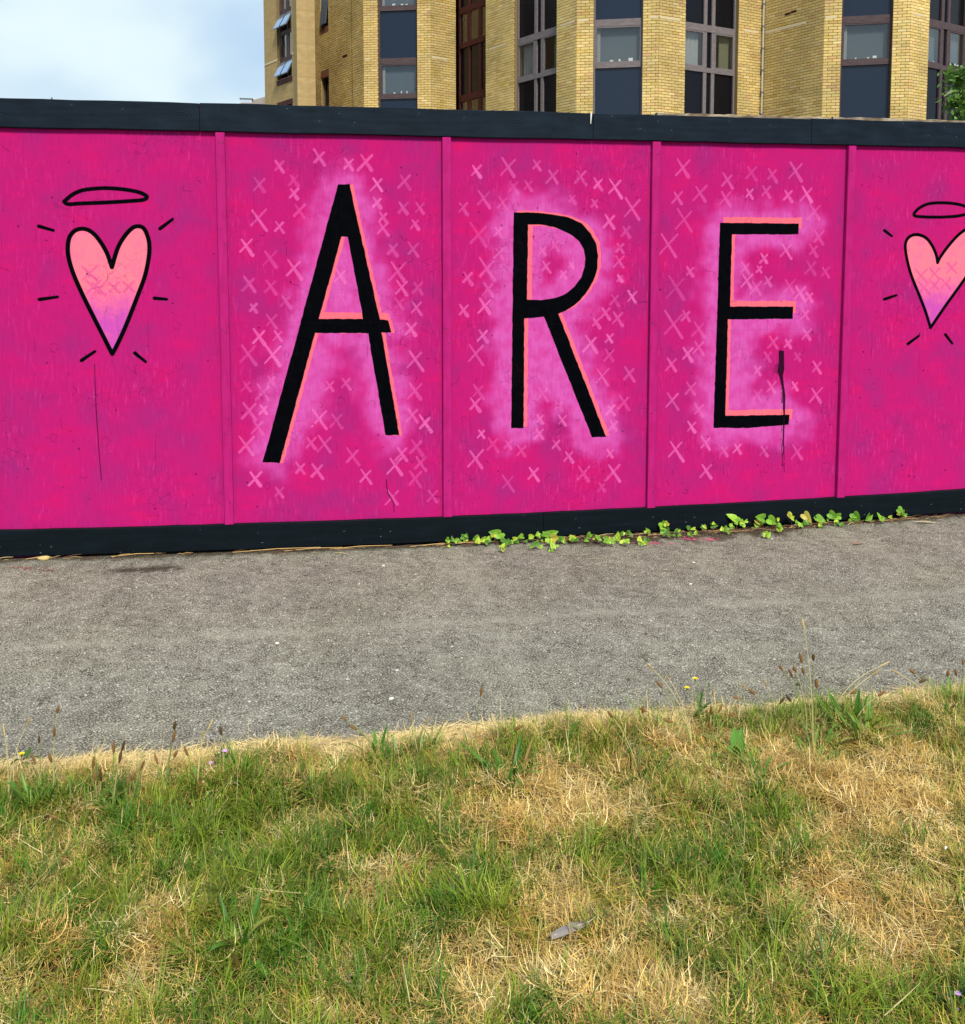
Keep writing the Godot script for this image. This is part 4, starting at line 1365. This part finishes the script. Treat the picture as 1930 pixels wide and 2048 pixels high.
func build_plants() -> void:
	M.stem = leaf_mat(Color.WHITE, 0.2, 0.6)
	M.leaf = leaf_mat(Color.WHITE, 0.45, 0.42)
	var text := """-273,2581|b 20 281 3;b 8 214 1;b -5 135 -1|7,9|ribwort plantain with the tallest dark head at the left end of the verge
-313,2544|d -5 176 -1;b -22 117 -4|5,8|two-headed ribwort plantain left of the tallest left-hand plantain
-404,2559|p -3 214 0;g 65 242 11|4,9|pale dry grass stalk at the far left edge of the verge
-95,2670|b 11 196 2;d 37 202 6;d 28 169 5|8,9|ribwort plantain with pale thick stems against the straw edge at left
-147,2612|b -7 127 -1;b -3 87 0;d 13 87 2|6,7|short plantain with three low heads between taller left-hand stalks
-47,2649|b 35 128 6;b -6 78 -1;b 8 95 1|8,9|low plantain with orange-brown heads in long green grass at left
41,2584|d 30 209 5;b 26 175 4;b -25 106 -4;b 30 123 5|6,9|four-headed plantain left of the purple flowers
134,2599|p 37 206 6;g 16 183 3;b -30 129 -5|5,9|plantain with one pale head just left of the purple flowers
207,2570|d -6 171 -1|3,8|single dark plantain stalk rising behind the purple flowers
-125,2788|b -96 66 -16|3,8|plantain stalk leaning far left over the green grass
670,2444|b -99 115 -17;b -70 84 -12|5,10|plantain with two heads leaning left over the straw edge
803,2491|g -23 129 -4;g 24 117 4|4,9|small plantain with two pale brown heads at the straw edge
973,2519|p -15 126 -2;b 24 212 4|4,9|plantain whose lone brown head stands high against the grey path
1053,2497|p -9 109 -2;b 65 78 11|4,8|pale dry stalk right of the lone high plantain head
1452,2737|b -89 203 -15;b 6 218 1|10,12|dark green plantain rosette with a long stalk leaning left
1351,2720|b -90 41 -15|2,7|low plantain stalk lying left with a reddish head
1671,2613|g -138 285 -23;b -108 226 -18;b -157 143 -27;g -83 249 -14|5,10|plantain with long pale stalks leaning left of the yellow flowers
1739,2598|b -2 127 0;g 3 188 1;b 26 134 4;b -4 74 -1;b 59 114 10|9,9|five-headed plantain below the yellow flowers
2052,2677|p -42 420 -7;d -8 315 -1;b -46 311 -8;b -38 269 -6;b 4 229 1|12,12|tallest plantain on the right, pale top head high over the path
2085,2575|b -91 236 -15;b -58 216 -10;b -45 230 -8;d -62 131 -10|7,9|plantain with small heads fanning left of the tallest one
1800,2818|b -182 163 -31;b -272 195 -46|9,10|plantain with two long stalks leaning left from a dark rosette
2009,2770|b -37 116 -6;b -119 107 -20|8,10|plantain with drooping tan heads in front of the tallest one
2261,2430|b 63 76 11;g 137 144 23;p 161 173 27|5,8|plantain with pale stalks leaning right at the path edge
2245,2574|b 92 135 15;d 226 180 38|12,13|broad plantain with a thick dark head arching far right
2603,2548|g -165 172 -28;b -111 174 -19;b 8 167 1|7,10|plantain with thin stalks spread both ways near the right edge
2717,2476|b 3 167 0;b -20 131 -3|6,10|plantain at the far right edge of the verge
2033,2452|g -104 121 -18;g -37 135 -6;b -80 103 -14;b -131 82 -22;d 19 71 3|6,8|low plantain with many thin heads beside the red leaf
1051,2712||24,13|large dark green plantain rosette alone in the dry turf
1282,2486||10,8|small dark green rosette close behind the large lone one
311,3309||15,11|broad-leaved weed in the near grass at left
-318,2623||14,11|dark leafy clump at the left edge below the tall stalks
1791,2697||8,10|rounded broad leaves in front of the five-headed plantain
2715,2444||12,12|bright green leafy clump at the right edge of the verge
1332,3601||6,4|tiny light green clover-like weed in the near straw
748,2517||9,9|bushy green clump near the straw edge left of centre
2247,2644||12,13|spreading pale green leaf clump at the far end of the dry patch"""
	var r2 := RandomNumberGenerator.new()
	for row in text.split("\n", false):
		var f := row.split("|")
		var at := f[0].split(",")
		var px := float(at[0]) / 1000.0
		var pz := float(at[1]) / 1000.0
		var base_y := verge_height(px, pz) - 0.002
		var only_leaves := f[1] == ""
		var t := thing("leafy_weed" if only_leaves else "plantain", f[3], "plant", Vector3(px, base_y, pz))
		for hd in f[1].split(";", false):
			var w := hd.split(" ")
			stalk(t, Vector3(float(w[1]), float(w[2]), float(w[3])) / 1000.0 + Vector3(0, 0.03 - base_y, 0), w[0])
		var lv := f[2].split(",")
		var n := int(int(lv[0]) * 1.5)
		var ll := float(lv[1]) / 100.0
		r2.seed = hash(f[3])
		for i in n:
			var c := Color(0.035, 0.12, 0.012).lerp(Color(0.1, 0.24, 0.03), r2.randf())
			if r2.randf() < 0.12: c = Color(0.2, 0.2, 0.04)
			elif r2.randf() < 0.07: c = Color(0.3, 0.2, 0.07)
			if "pale" in f[3] or "bright" in f[3] or "tiny" in f[3]: c = c.lerp(Color(0.15, 0.28, 0.04), 0.5)
			var wide := 0.34 if "rounded" in f[3] or "tiny" in f[3] else 0.13 if "broad" in f[3] else 0.1
			var m := leaf_mesh(ll * r2.randf_range(0.5, 1.1), ll * wide * r2.randf_range(0.7, 1.2), r2.randf_range(0.1, 1.1), r2.randf_range(0.1, 1.3), c)
			var o := obj("leaf", m, M.leaf, t)
			var a := i * 2.399 + r2.randf_range(-1.0, 1.0)
			o.transform = Transform3D(Basis(Vector3.UP, a), Vector3(cos(a), 0, -sin(a)) * r2.randf_range(0.0, 0.03 if n < 14 else 0.06) - Vector3(0, 0.006, 0))
	# flowering weeds
	var petal := {"y": mat(lin(0.8, 0.6, 0.01), 0.5), "v": mat(lin(0.55, 0.32, 0.62), 0.5), "k": mat(lin(0.1, 0.17, 0.03), 0.6)}
	for row in """-420,2354|y -4 45 -1|yellow flower head at the far left edge of the verge
1775,2408|y -43 117 -7;y -16 149 -3;k 32 135 5|branched weed with two yellow flowers at the path edge
184,2479|v 18 66 3;v -26 27 -4|dark-leaved weed with two mauve flowers by the straw edge
1802,3749|v -7 20 -1;v -4 53 -1|tiny mauve flowers in the near right corner""".split("\n", false):
		var f := row.split("|")
		var at := f[0].split(",")
		var px := float(at[0]) / 1000.0
		var pz := float(at[1]) / 1000.0
		var base_y := verge_height(px, pz) - 0.002
		var t := thing("flowering_weed", f[2], "plant", Vector3(px, base_y, pz))
		r2.seed = hash(f[2])
		for hd in f[1].split(";", false):
			var w := hd.split(" ")
			var top := Vector3(float(w[1]), float(w[2]), float(w[3])) / 1000.0 + Vector3(0, 0.03 - base_y, 0)
			var o := stalk(t, top, w[0], "stem")
			var st := begin()
			var rad: float = {"y": 0.0105, "v": 0.0075 if "tiny" in f[2] else 0.011, "k": 0.004}[w[0]]
			var np: int = {"y": 14, "v": 6, "k": 5}[w[0]]
			for ring in (2 if w[0] == "y" else 1):
				for k in np:
					var a := TAU * (k + ring * 0.5) / np
					var d := Vector3(cos(a), 0.35 + ring * 0.5, sin(a)).normalized()
					var s := Vector3(-sin(a), 0, cos(a)) * rad * (0.3 if w[0] == "y" else 0.5)
					var tip := d * rad * (1.0 - ring * 0.35)
					quad(st, Vector3.ZERO, tip * 0.7 - s, tip, tip * 0.7 + s)
			obj("flower", st.commit(), petal[w[0]], o, top)
			var sp := begin()
			tube(sp, [top - Vector3(0, 0.012, 0), top - Vector3(0, 0.004, 0), top], [0.001, 0.0034, 0.0028], 6, Color(0.1, 0.17, 0.04))
			obj("sepals", sp.commit(), M.stem, o)
		for i in 9:
			var m := leaf_mesh(r2.randf_range(0.025, 0.06), r2.randf_range(0.008, 0.016), r2.randf_range(0.2, 1.2), r2.randf_range(0.2, 1.0), Color(0.05, 0.11, 0.02))
			var o := obj("leaf", m, M.leaf, t, Vector3(r2.randf_range(-0.015, 0.015), r2.randf_range(0.0, 0.05), r2.randf_range(-0.015, 0.015)))
			o.rotation.y = r2.randf() * TAU

# ------------------------------------------------------------------ bindweed at the foot of the hoarding
func heart_leaf(c: Color, c2: Color) -> ArrayMesh:
	# an arrow-shaped leaf, unit length along +y, stalk at the origin, folded along the midrib
	var st := begin()
	var half := [Vector2(0.0, 0.0), Vector2(0.2, -0.14), Vector2(0.38, -0.06), Vector2(0.41, 0.16), Vector2(0.33, 0.44), Vector2(0.19, 0.74), Vector2(0.0, 1.0)]
	for s in [-1.0, 1.0]:
		for i in 6:
			var a: Vector2 = half[i]
			var b: Vector2 = half[i + 1]
			var m0 := Vector3(0, clampf(a.y, 0.0, 1.0), -0.12 * pow(clampf(a.y, 0, 1), 2.0))
			var m1 := Vector3(0, clampf(b.y, 0.0, 1.0), -0.12 * pow(clampf(b.y, 0, 1), 2.0))
			var e0 := Vector3(s * a.x, a.y, m0.z + 0.38 * a.x)
			var e1 := Vector3(s * b.x, b.y, m1.z + 0.38 * b.x - 0.04 * sin(i * 2.0))
			for t3 in [[m0, e0, e1], [m0, e1, m1]]:
				var n: Vector3 = (t3[1] - t3[0]).cross(t3[2] - t3[0])
				if n.length() < 1e-7: continue
				n = n.normalized()
				if n.z < 0: n = -n
				var q := []
				for v in t3: q.append([v, n, c.lerp(c2, clampf(absf(v.x) * 2.2, 0.0, 1.0))])
				tri(st, q[0], q[1], q[2])
	return st.commit()

func build_bindweed() -> void:
	var shapes := []
	for c in [[Color(0.16, 0.36, 0.03), Color(0.26, 0.46, 0.045)], [Color(0.24, 0.44, 0.04), Color(0.36, 0.54, 0.06)], [Color(0.34, 0.48, 0.04), Color(0.46, 0.56, 0.07)], [Color(0.12, 0.28, 0.025), Color(0.2, 0.38, 0.04)], [Color(0.06, 0.17, 0.02), Color(0.11, 0.25, 0.03)], [Color(0.09, 0.22, 0.02), Color(0.16, 0.33, 0.035)], [Color(0.36, 0.3, 0.05), Color(0.42, 0.4, 0.08)], [Color(0.1, 0.26, 0.025), Color(0.2, 0.4, 0.05)]]:
		shapes.append(heart_leaf(c[0], c[1]))
	var labels := ["leftmost bindweed vine, lush and leafy across the kickboard seam", "tiny bindweed sprig with one upright leaf, just right of the seam vine", "yellowish low bindweed vine on dark soil, left of the pink paint splashes", "bindweed vine with tall pairs of leaves behind the pink paint splashes", "bindweed vine of loose leaves on brown runners, right of the paint splashes", "longest rightmost bindweed vine, ending in a large grey-green leaf"]
	var rows := """1214,20,80 1268,20,76 1313,25,31 1379,16,55 1410,20,100 1444,22,84 1486,45,65 1491,20,246 1530,20,120 1555,20,151 1606,15,90 1631,20,82 1702,20,82 1693,20,227 1746,16,61 1791,16,39 1790,20,177 1779,20,268 1827,35,86
1867,20,150 1931,20,147 2031,20,122
2070,20,184 2112,20,177 2119,20,233 2205,20,109 2183,20,203 2212,20,262 2271,20,106 2304,20,223 2332,20,255 2397,25,90
2516,36,46 2488,20,143 2565,20,113 2660,28,71 2624,20,194 2749,22,79 2825,29,58
2865,20,120 2934,15,41 2958,57,34 2996,42,72 3100,16,41 3116,63,52 3061,20,240 3184,46,89 3191,20,146 3306,64,85
3360,20,99 3407,56,90 3510,34,37 3479,20,119 3591,52,42 3606,20,95 3720,16,35 3745,35,51 3818,32,50 3883,43,88 3974,28,30 4045,53,59""".split("\n", false)
	var runner := mat(lin(0.13, 0.075, 0.045), 0.8)
	for i in rows.size():
		var pts := pts3(rows[i])
		var base := Vector3(pts[0].x, path_height(pts[0].x, 0.06), 0.06)
		var t := thing("bindweed", labels[i], "plant", base)
		var st := begin()
		var line := []
		var rad := []
		var x0: float = pts[0].x
		var x1: float = pts[pts.size() - 1].x
		var n := 3 + int((x1 - x0) / 0.04)
		for k in n:
			var x := lerpf(x0, x1, float(k) / (n - 1))
			line.append(Vector3(x, path_height(x, 0.07) + 0.012 + rng.randf_range(-0.004, 0.01), 0.075 + rng.randf_range(-0.02, 0.02)) - base)
			rad.append(0.0022)
		tube(st, line, rad, 5)
		for p in pts:
			var foot := Vector3(clampf(p.x + rng.randf_range(-0.02, 0.02), x0, x1), path_height(p.x, 0.07) + 0.012, 0.075)
			tube(st, [foot - base, (foot + p) * 0.5 - base + Vector3(0, 0.01, 0.006), p - base], [0.0014, 0.0012, 0.001], 4)
		obj("runner", st.commit(), runner, t)
		for k in pts.size():
			var p: Vector3 = pts[k]
			var small := p.y < 0.03
			for j in rng.randi_range(2, 4):
				var size := rng.randf_range(0.03, 0.045) if small else rng.randf_range(0.048, 0.074)
				if j > 0: size *= rng.randf_range(0.4, 0.95)
				var o := obj("leaf", shapes[rng.randi() % 8 if not small else 1 + rng.randi() % 4], M.leaf, t)
				var roll := rng.randf_range(-2.6, -0.9) if rng.randf() < 0.5 else rng.randf_range(0.9, 2.6)
				if rng.randf() < 0.3: roll = rng.randf_range(-0.8, 0.8)
				var bs := Basis(Vector3.UP, rng.randf_range(-0.7, 0.7)) * Basis(Vector3.RIGHT, rng.randf_range(-0.75, 0.1)) * Basis(Vector3.BACK, roll)
				bs = bs.scaled(Vector3.ONE * size)
				var off := bs * Vector3(0, 0.45, 0)
				var q := p - base - off + Vector3(rng.randf_range(-0.032, 0.032) * minf(j, 1.0), rng.randf_range(-0.028, 0.016) * minf(j, 1.0), 0.008 * (j - 1))
				q.z = maxf(q.z, -0.015)
				q.y = maxf(q.y, 0.004 - minf(off.y, 0.0) * 2.0)
				o.transform = Transform3D(bs, q)

# ------------------------------------------------------------------ small things lying about
func build_litter() -> void:
	# earth crumbs, twigs and dead stems along the foot of the hoarding
	var g := Node3D.new()
	g.name = "litter"
	add_child(g)
	tag(g, "twigs, dead stems and crumbs of earth along the foot of the kickboard", "litter", "", "stuff")
	var st := begin()
	for i in 330:
		var px := rng.randf_range(1.7, 4.35) if i % 4 else rng.randf_range(-1.3, 4.5)
		var pz := 0.035 + 0.11 * rng.randf() * rng.randf()
		var a := rng.randfn() * 0.35
		var l := rng.randf_range(0.02, 0.11)
		var y := path_height(px, pz) + rng.randf_range(0.002, 0.012)
		var c := Color(0.12, 0.07, 0.04) if i % 3 else Color(0.4, 0.27, 0.12)
		if i % 11 == 0: c = Color(0.58, 0.47, 0.24)
		var d := Vector3(cos(a), rng.randf_range(-0.05, 0.12), sin(a)) * l
		tube(st, [Vector3(px, y, pz), Vector3(px, y, pz) + d * 0.5 + Vector3(0, 0.004, 0), Vector3(px, y, pz) + d], [0.0014, 0.0018, 0.0009], 4, c)
	for s in [[-1.05, 0.05, -0.92], [-0.62, 0.045, -0.35], [0.02, 0.04, 0.5], [0.3, 0.05, 0.62], [0.55, 0.045, 0.9], [1.0, 0.06, 1.35], [1.15, 0.05, 1.5]]:
		var y := path_height(s[0], s[1]) + 0.006
		tube(st, [Vector3(s[0], y, s[1]), Vector3((s[0] + s[2]) * 0.5, y + 0.012, s[1] + 0.012), Vector3(s[2], y + 0.004, s[1] - 0.004)], [0.002, 0.0026, 0.0015], 5, Color(0.52, 0.33, 0.13))
	var o := obj("dead_stems", st.commit(), M.stem, g)
	o.set_meta("kind", "stuff")
	var cr := MultiMesh.new()
	cr.transform_format = MultiMesh.TRANSFORM_3D
	cr.use_colors = true
	cr.mesh = pebble(4)
	cr.instance_count = 1500
	for i in 1500:
		var px := rng.randf_range(1.75, 3.5) if i % 3 else rng.randf_range(-1.3, 4.6)
		var pz := 0.03 + absf(rng.randfn()) * (0.05 if px > 1.75 and px < 3.5 else 0.02)
		var s := rng.randf_range(0.002, 0.006)
		cr.set_instance_transform(i, Transform3D(Basis(Vector3.UP, rng.randf() * TAU).scaled(Vector3(s, s * 0.6, s)), Vector3(px, path_height(px, pz) + s * 0.3, pz)))
		var f := rng.randf_range(0.5, 1.4)
		cr.set_instance_color(i, Color(0.09 * f, 0.06 * f, 0.04 * f))
	var mo := MultiMeshInstance3D.new()
	mo.name = "crumbs"
	mo.multimesh = cr
	var em := mat(Color.WHITE, 1.0, 0.1)
	em.vertex_color_use_as_albedo = true
	mo.material_override = em
	mo.set_meta("kind", "stuff")
	g.add_child(mo, true)

	# loose grit on the tarmac
	var gm := MultiMesh.new()
	gm.transform_format = MultiMesh.TRANSFORM_3D
	gm.use_colors = true
	gm.mesh = pebble(6)
	gm.instance_count = 900
	for i in 900:
		var px := rng.randf_range(-1.4, 4.6)
		var pz := rng.randf_range(0.1, 2.25)
		if i % 3 == 0: pz = 2.26 - absf(rng.randfn()) * 0.09
		var s := rng.randf_range(0.0016, 0.0038) if i % 40 else rng.randf_range(0.005, 0.009)
		gm.set_instance_transform(i, Transform3D(Basis(Vector3.UP, rng.randf() * TAU).scaled(Vector3(s * 1.3, s * 0.6, s)), Vector3(px, path_height(px, pz) + s * 0.35, pz)))
		var f := rng.randf_range(0.25, 0.62) if i % 3 else rng.randf_range(0.06, 0.16)
		gm.set_instance_color(i, Color(f, f * 0.96, f * 0.88))
	var go := MultiMeshInstance3D.new()
	go.name = "grit"
	go.multimesh = gm
	go.material_override = em
	add_child(go)
	tag(go, "loose grit and pale chips lying on the tarmac path", "grit", "", "stuff")

	var sm := mat(lin(0.5, 0.38, 0.15), 0.8)
	var stone := thing("stone", "yellowish stone against the kickboard at the left", "stone", Vector3(-0.96, path_height(-0.96, 0.06) + 0.008, 0.06))
	var so := obj("body", pebble(9), sm, stone)
	so.transform.basis = Basis(Vector3.UP, 0.3).scaled(Vector3(0.034, 0.013, 0.015))

	# feather in the straw
	var ft := thing("feather", "grey feather lying in bright straw near the bottom of the photo", "feather", Vector3(1.065, 0.062, 3.395))
	ft.rotation = Vector3(0.32, 0.28, 0.05)
	ft.scale = Vector3.ONE * 0.9
	var fs := begin()
	var n := 12
	var prev := []
	for i in n + 1:
		var t := float(i) / n
		var x := lerpf(-0.063, 0.05, t)
		var w := 0.0115 * pow(sin(PI * clampf(0.12 + 0.82 * t, 0, 1)), 0.6)
		var y := 0.006 * sin(t * 3.0)
		var row := [Vector3(x, y + 0.001, -w * 1.15), Vector3(x, y + 0.0035, 0.0), Vector3(x, y, w * 0.9)]
		if i > 0:
			for k in 2:
				quad(fs, prev[k + 1], row[k + 1], row[k], prev[k])
		prev = row
	var vane := mat(lin(0.2, 0.18, 0.175), 0.75)
	vane.cull_mode = BaseMaterial3D.CULL_DISABLED
	obj("vane", fs.commit(), vane, ft)
	var sh := begin()
	tube(sh, [Vector3(-0.055, 0.005, 0), Vector3(0.0, 0.0085, 0), Vector3(0.05, 0.006, 0), Vector3(0.074, 0.0065, -0.006)], [0.0006, 0.001, 0.0014, 0.001], 5)
	obj("shaft", sh.commit(), mat(lin(0.6, 0.55, 0.42), 0.5), ft)

	var leafm := {"red": mat(lin(0.5, 0.05, 0.04), 0.6), "pale": mat(lin(0.62, 0.55, 0.3), 0.8), "brown": mat(lin(0.16, 0.08, 0.035), 0.8), "white": mat(lin(0.8, 0.8, 0.78), 0.7), "russet": mat(lin(0.3, 0.13, 0.08), 0.8)}
	for q in [["dead_leaf", "small red fallen leaf at the straw edge of the path", "leaf", 1.965, 2.29, 0.03, 0.007, 0.2, "red", 0.012],
			["dry_straw", "pale dry seed spike lying on the path right of the bindweed", "stem", 4.141, 0.16, 0.13, 0.018, -0.35, "pale", 0.008],
			["twig", "brown twig lying on the path right of the russet leaf", "twig", 3.737, 0.43, 0.12, 0.006, -0.05, "brown", 0.008],
			["dead_leaf", "russet dead leaf on the path below the longest bindweed vine", "leaf", 3.513, 0.47, 0.07, 0.018, 0.1, "russet", 0.008],
			["paper_scrap", "white paper scrap in the grass at the right edge", "paper", 2.09, 3.294, 0.016, 0.008, 0.5, "white", 0.09],
			["dry_straw", "thin straw lying on the path below the yellowish vine", "stem", 1.96, 0.47, 0.13, 0.003, 0.05, "pale", 0.006],
			["dry_straw", "short pale straw on the path below the paint splashes", "stem", 2.28, 0.72, 0.045, 0.004, 0.0, "pale", 0.006]]:
		var p := Vector3(q[3], (path_height(q[3], q[4]) if q[4] < 2.2 else 0.0) + q[9], q[4])
		var fs2 := begin()
		var pv := []
		for i in 7:
			var t := i / 6.0
			var x: float = (t - 0.5) * q[5]
			var w: float = q[6] * 0.5 * sin(PI * clampf(0.1 + 0.8 * t, 0, 1))
			var y := 0.004 * sin(t * 4.0)
			var row := [Vector3(x, y + w * 0.3, -w), Vector3(x, y, 0), Vector3(x, y + w * 0.4, w)]
			if i > 0:
				for k in 2: quad(fs2, pv[k + 1], row[k + 1], row[k], pv[k])
			pv = row
		var m: StandardMaterial3D = leafm[q[8]]
		m.cull_mode = BaseMaterial3D.CULL_DISABLED
		var o2 := obj(q[0], fs2.commit(), m, null, p)
		o2.rotation.y = q[7]
		tag(o2, q[1], q[2])

	# pink overspray on the tarmac
	var pk := mat(lin(0.72, 0.13, 0.24), 0.7)
	for s in [[2.4, 0.22, 0.12, 46, "long pink paint splash on the path beside the bindweed"], [2.62, 0.17, 0.045, 30, "small pink paint splash close to the kickboard"], [2.74, 0.2, 0.05, 34, "roundish pink paint splash right of the long one"], [-1.0, 0.2, 0.13, 34, "dull red paint flecks on the path at the far left"]]:
		var ps := begin()
		for i in s[3]:
			var px: float = s[0] + rng.randfn() * s[2] * 0.5
			var pz: float = s[1] + (px - s[0]) * 0.25 + rng.randfn() * 0.018
			var l := rng.randf_range(0.003, 0.02)
			var w := rng.randf_range(0.0015, 0.004)
			var a := rng.randf_range(-0.4, 0.5)
			var d := Vector3(cos(a), 0, sin(a)) * l
			var e := Vector3(-sin(a), 0, cos(a)) * w
			var c := Vector3(px, path_height(px, pz) + 0.003, pz)
			quad(ps, c - d + e * 0.4, c + e, c + d, c - e)
		tag(obj("paint_splash", ps.commit(), pk if s[0] > 0 else mat(lin(0.3, 0.06, 0.05), 0.8)), s[4], "paint splash")

func pebble(sd: int) -> ArrayMesh:
	var sp := SphereMesh.new()
	sp.radius = 1.0; sp.height = 2.0; sp.radial_segments = 10; sp.rings = 6
	var st := SurfaceTool.new()
	st.create_from(sp, 0)
	var arr := st.commit_to_arrays()
	var v: PackedVector3Array = arr[Mesh.ARRAY_VERTEX]
	var nz := noise(sd, 0.9, 2)
	for i in v.size():
		v[i] *= 1.0 + 0.4 * nz.get_noise_3dv(v[i])
	var s2 := begin()
	var idx: PackedInt32Array = arr[Mesh.ARRAY_INDEX]
	for k in idx: s2.add_vertex(v[k])
	s2.generate_normals()
	return s2.commit()

# ------------------------------------------------------------------ sky
func sky_picture() -> ImageTexture:
	var w := 768
	var h := 384
	var im := Image.create(w, h, false, Image.FORMAT_RGBAF)
	var a := noise(201, 1.5, 5)
	var b := noise(207, 0.8, 3)
	for y in h:
		var el := PI * (0.5 - (y + 0.5) / h)
		for x in w:
			var az := TAU * (x + 0.5) / w
			var d := Vector3(cos(el) * sin(az), sin(el) * 2.2, cos(el) * cos(az))
			var c := 0.5 + 0.9 * a.get_noise_3dv(d * 1.6) + 0.35 * b.get_noise_3dv(d)
			c = smoothstep(0.2, 0.75, c)
			var s := clampf(sin(maxf(el, 0.0)), 0.0, 1.0)
			var blue := Color(0.58, 0.79, 0.98).lerp(Color(0.44, 0.64, 0.95), s)
			var grey := Color(0.5, 0.68, 0.88)
			var white := Color(0.79, 0.935, 0.98)
			var col := grey.lerp(white, c)
			var gap := smoothstep(0.35, 0.6, b.get_noise_3dv(d * 1.3 + Vector3(5, 1, 2)) + 0.28)
			col = col.lerp(blue, 0.55 * gap * (1.0 - c * 0.6))
			col = col.lerp(white, smoothstep(0.16, 0.02, s) * 0.5)
			im.set_pixel(x, y, Color(col.r, col.g, col.b) * 0.335)
	return ImageTexture.create_from_image(im)

func _ready() -> void:
	# camera: a phone held at eye height, its lens shifted so that the hoarding sits high in the frame
	cam = Camera3D.new()
	cam.name = "camera"
	add_child(cam)
	cam.position = Vector3(0.504, EYE, 5.475)
	cam.rotation_degrees = Vector3(-4.395, -9.565, 0)
	cam.projection = Camera3D.PROJECTION_FRUSTUM
	cam.near = 0.05
	cam.size = 0.052513
	cam.frustum_offset = Vector2(0, -0.008997)
	cam.far = 600.0
	cam.current = true
	var env := Environment.new()
	env.background_mode = Environment.BG_SKY
	var pano := PanoramaSkyMaterial.new()
	pano.panorama = sky_picture()
	var sky := Sky.new()
	sky.sky_material = pano
	env.sky = sky
	env.tonemap_mode = Environment.TONE_MAPPER_LINEAR
	env.tonemap_exposure = 3.1
	env.sdfgi_enabled = true
	env.ssao_enabled = true
	env.ssil_enabled = true
	var we := WorldEnvironment.new()
	we.name = "world"
	we.environment = env
	add_child(we)
	var sun := DirectionalLight3D.new()
	sun.name = "sun"
	sun.light_color = Color(1.0, 0.96, 0.9)
	sun.light_energy = 0.5
	sun.light_angular_distance = 10
	sun.shadow_enabled = true
	add_child(sun)
	sun.look_at_from_position(Vector3(0.9, 7.2, 6.8), Vector3.ZERO)

	rng.seed = 20240719
	lumps.seed = 3; lumps.frequency = 0.1; lumps.fractal_octaves = 2
	patch_noise.seed = 8; patch_noise.frequency = 0.1; patch_noise.fractal_octaves = 2
	greens = pts3("-332,2597,132 -92,2436,94 324,3287,128 581,3313,129 409,3034,222 93,2869,232 -139,3139,132 873,3154,141 788,3295,84 1317,3165,132 1514,3199,171 1216,3035,69 1050,2644,94 1299,2438,67 1460,2816,90 2006,2447,209 2233,2485,157 2761,2372,148 1405,3536,136 1595,3661,98 1861,3645,67 948,3581,64 713,2509,96 547,2718,118 744,2857,100 1789,2928,74 6,3378,98 237,2666,177 422,3463,130")
	straws = pts3("-23,2385,144 -335,2364,95 522,2343,167 967,2346,136 1074,3306,73 1077,3481,91 2182,2820,204 2011,2965,163 1715,3357,100 1848,3474,120 1721,3573,80 1209,3581,120 800,3466,78 1143,2925,157 1279,2814,119 102,3179,72 90,3314,68 488,2814,71 1669,2638,146 1911,2678,97 2140,3093,128 1342,3388,84 1136,2762,105")
	M.glassy = null
	M.sky_glass = mat(Color(0.55, 0.66, 0.8), 0.08, 0.8)
	M.sky_glass.metallic = 0.75
	M.band = mat(lin(0.54, 0.46, 0.3), 0.9)
	M.rust = mat(lin(0.2, 0.085, 0.05), 0.8)
	build_ground()
	build_hoarding()
	build_building()
	build_far()
	build_plants()
	build_grass()
	build_bindweed()
	build_litter()
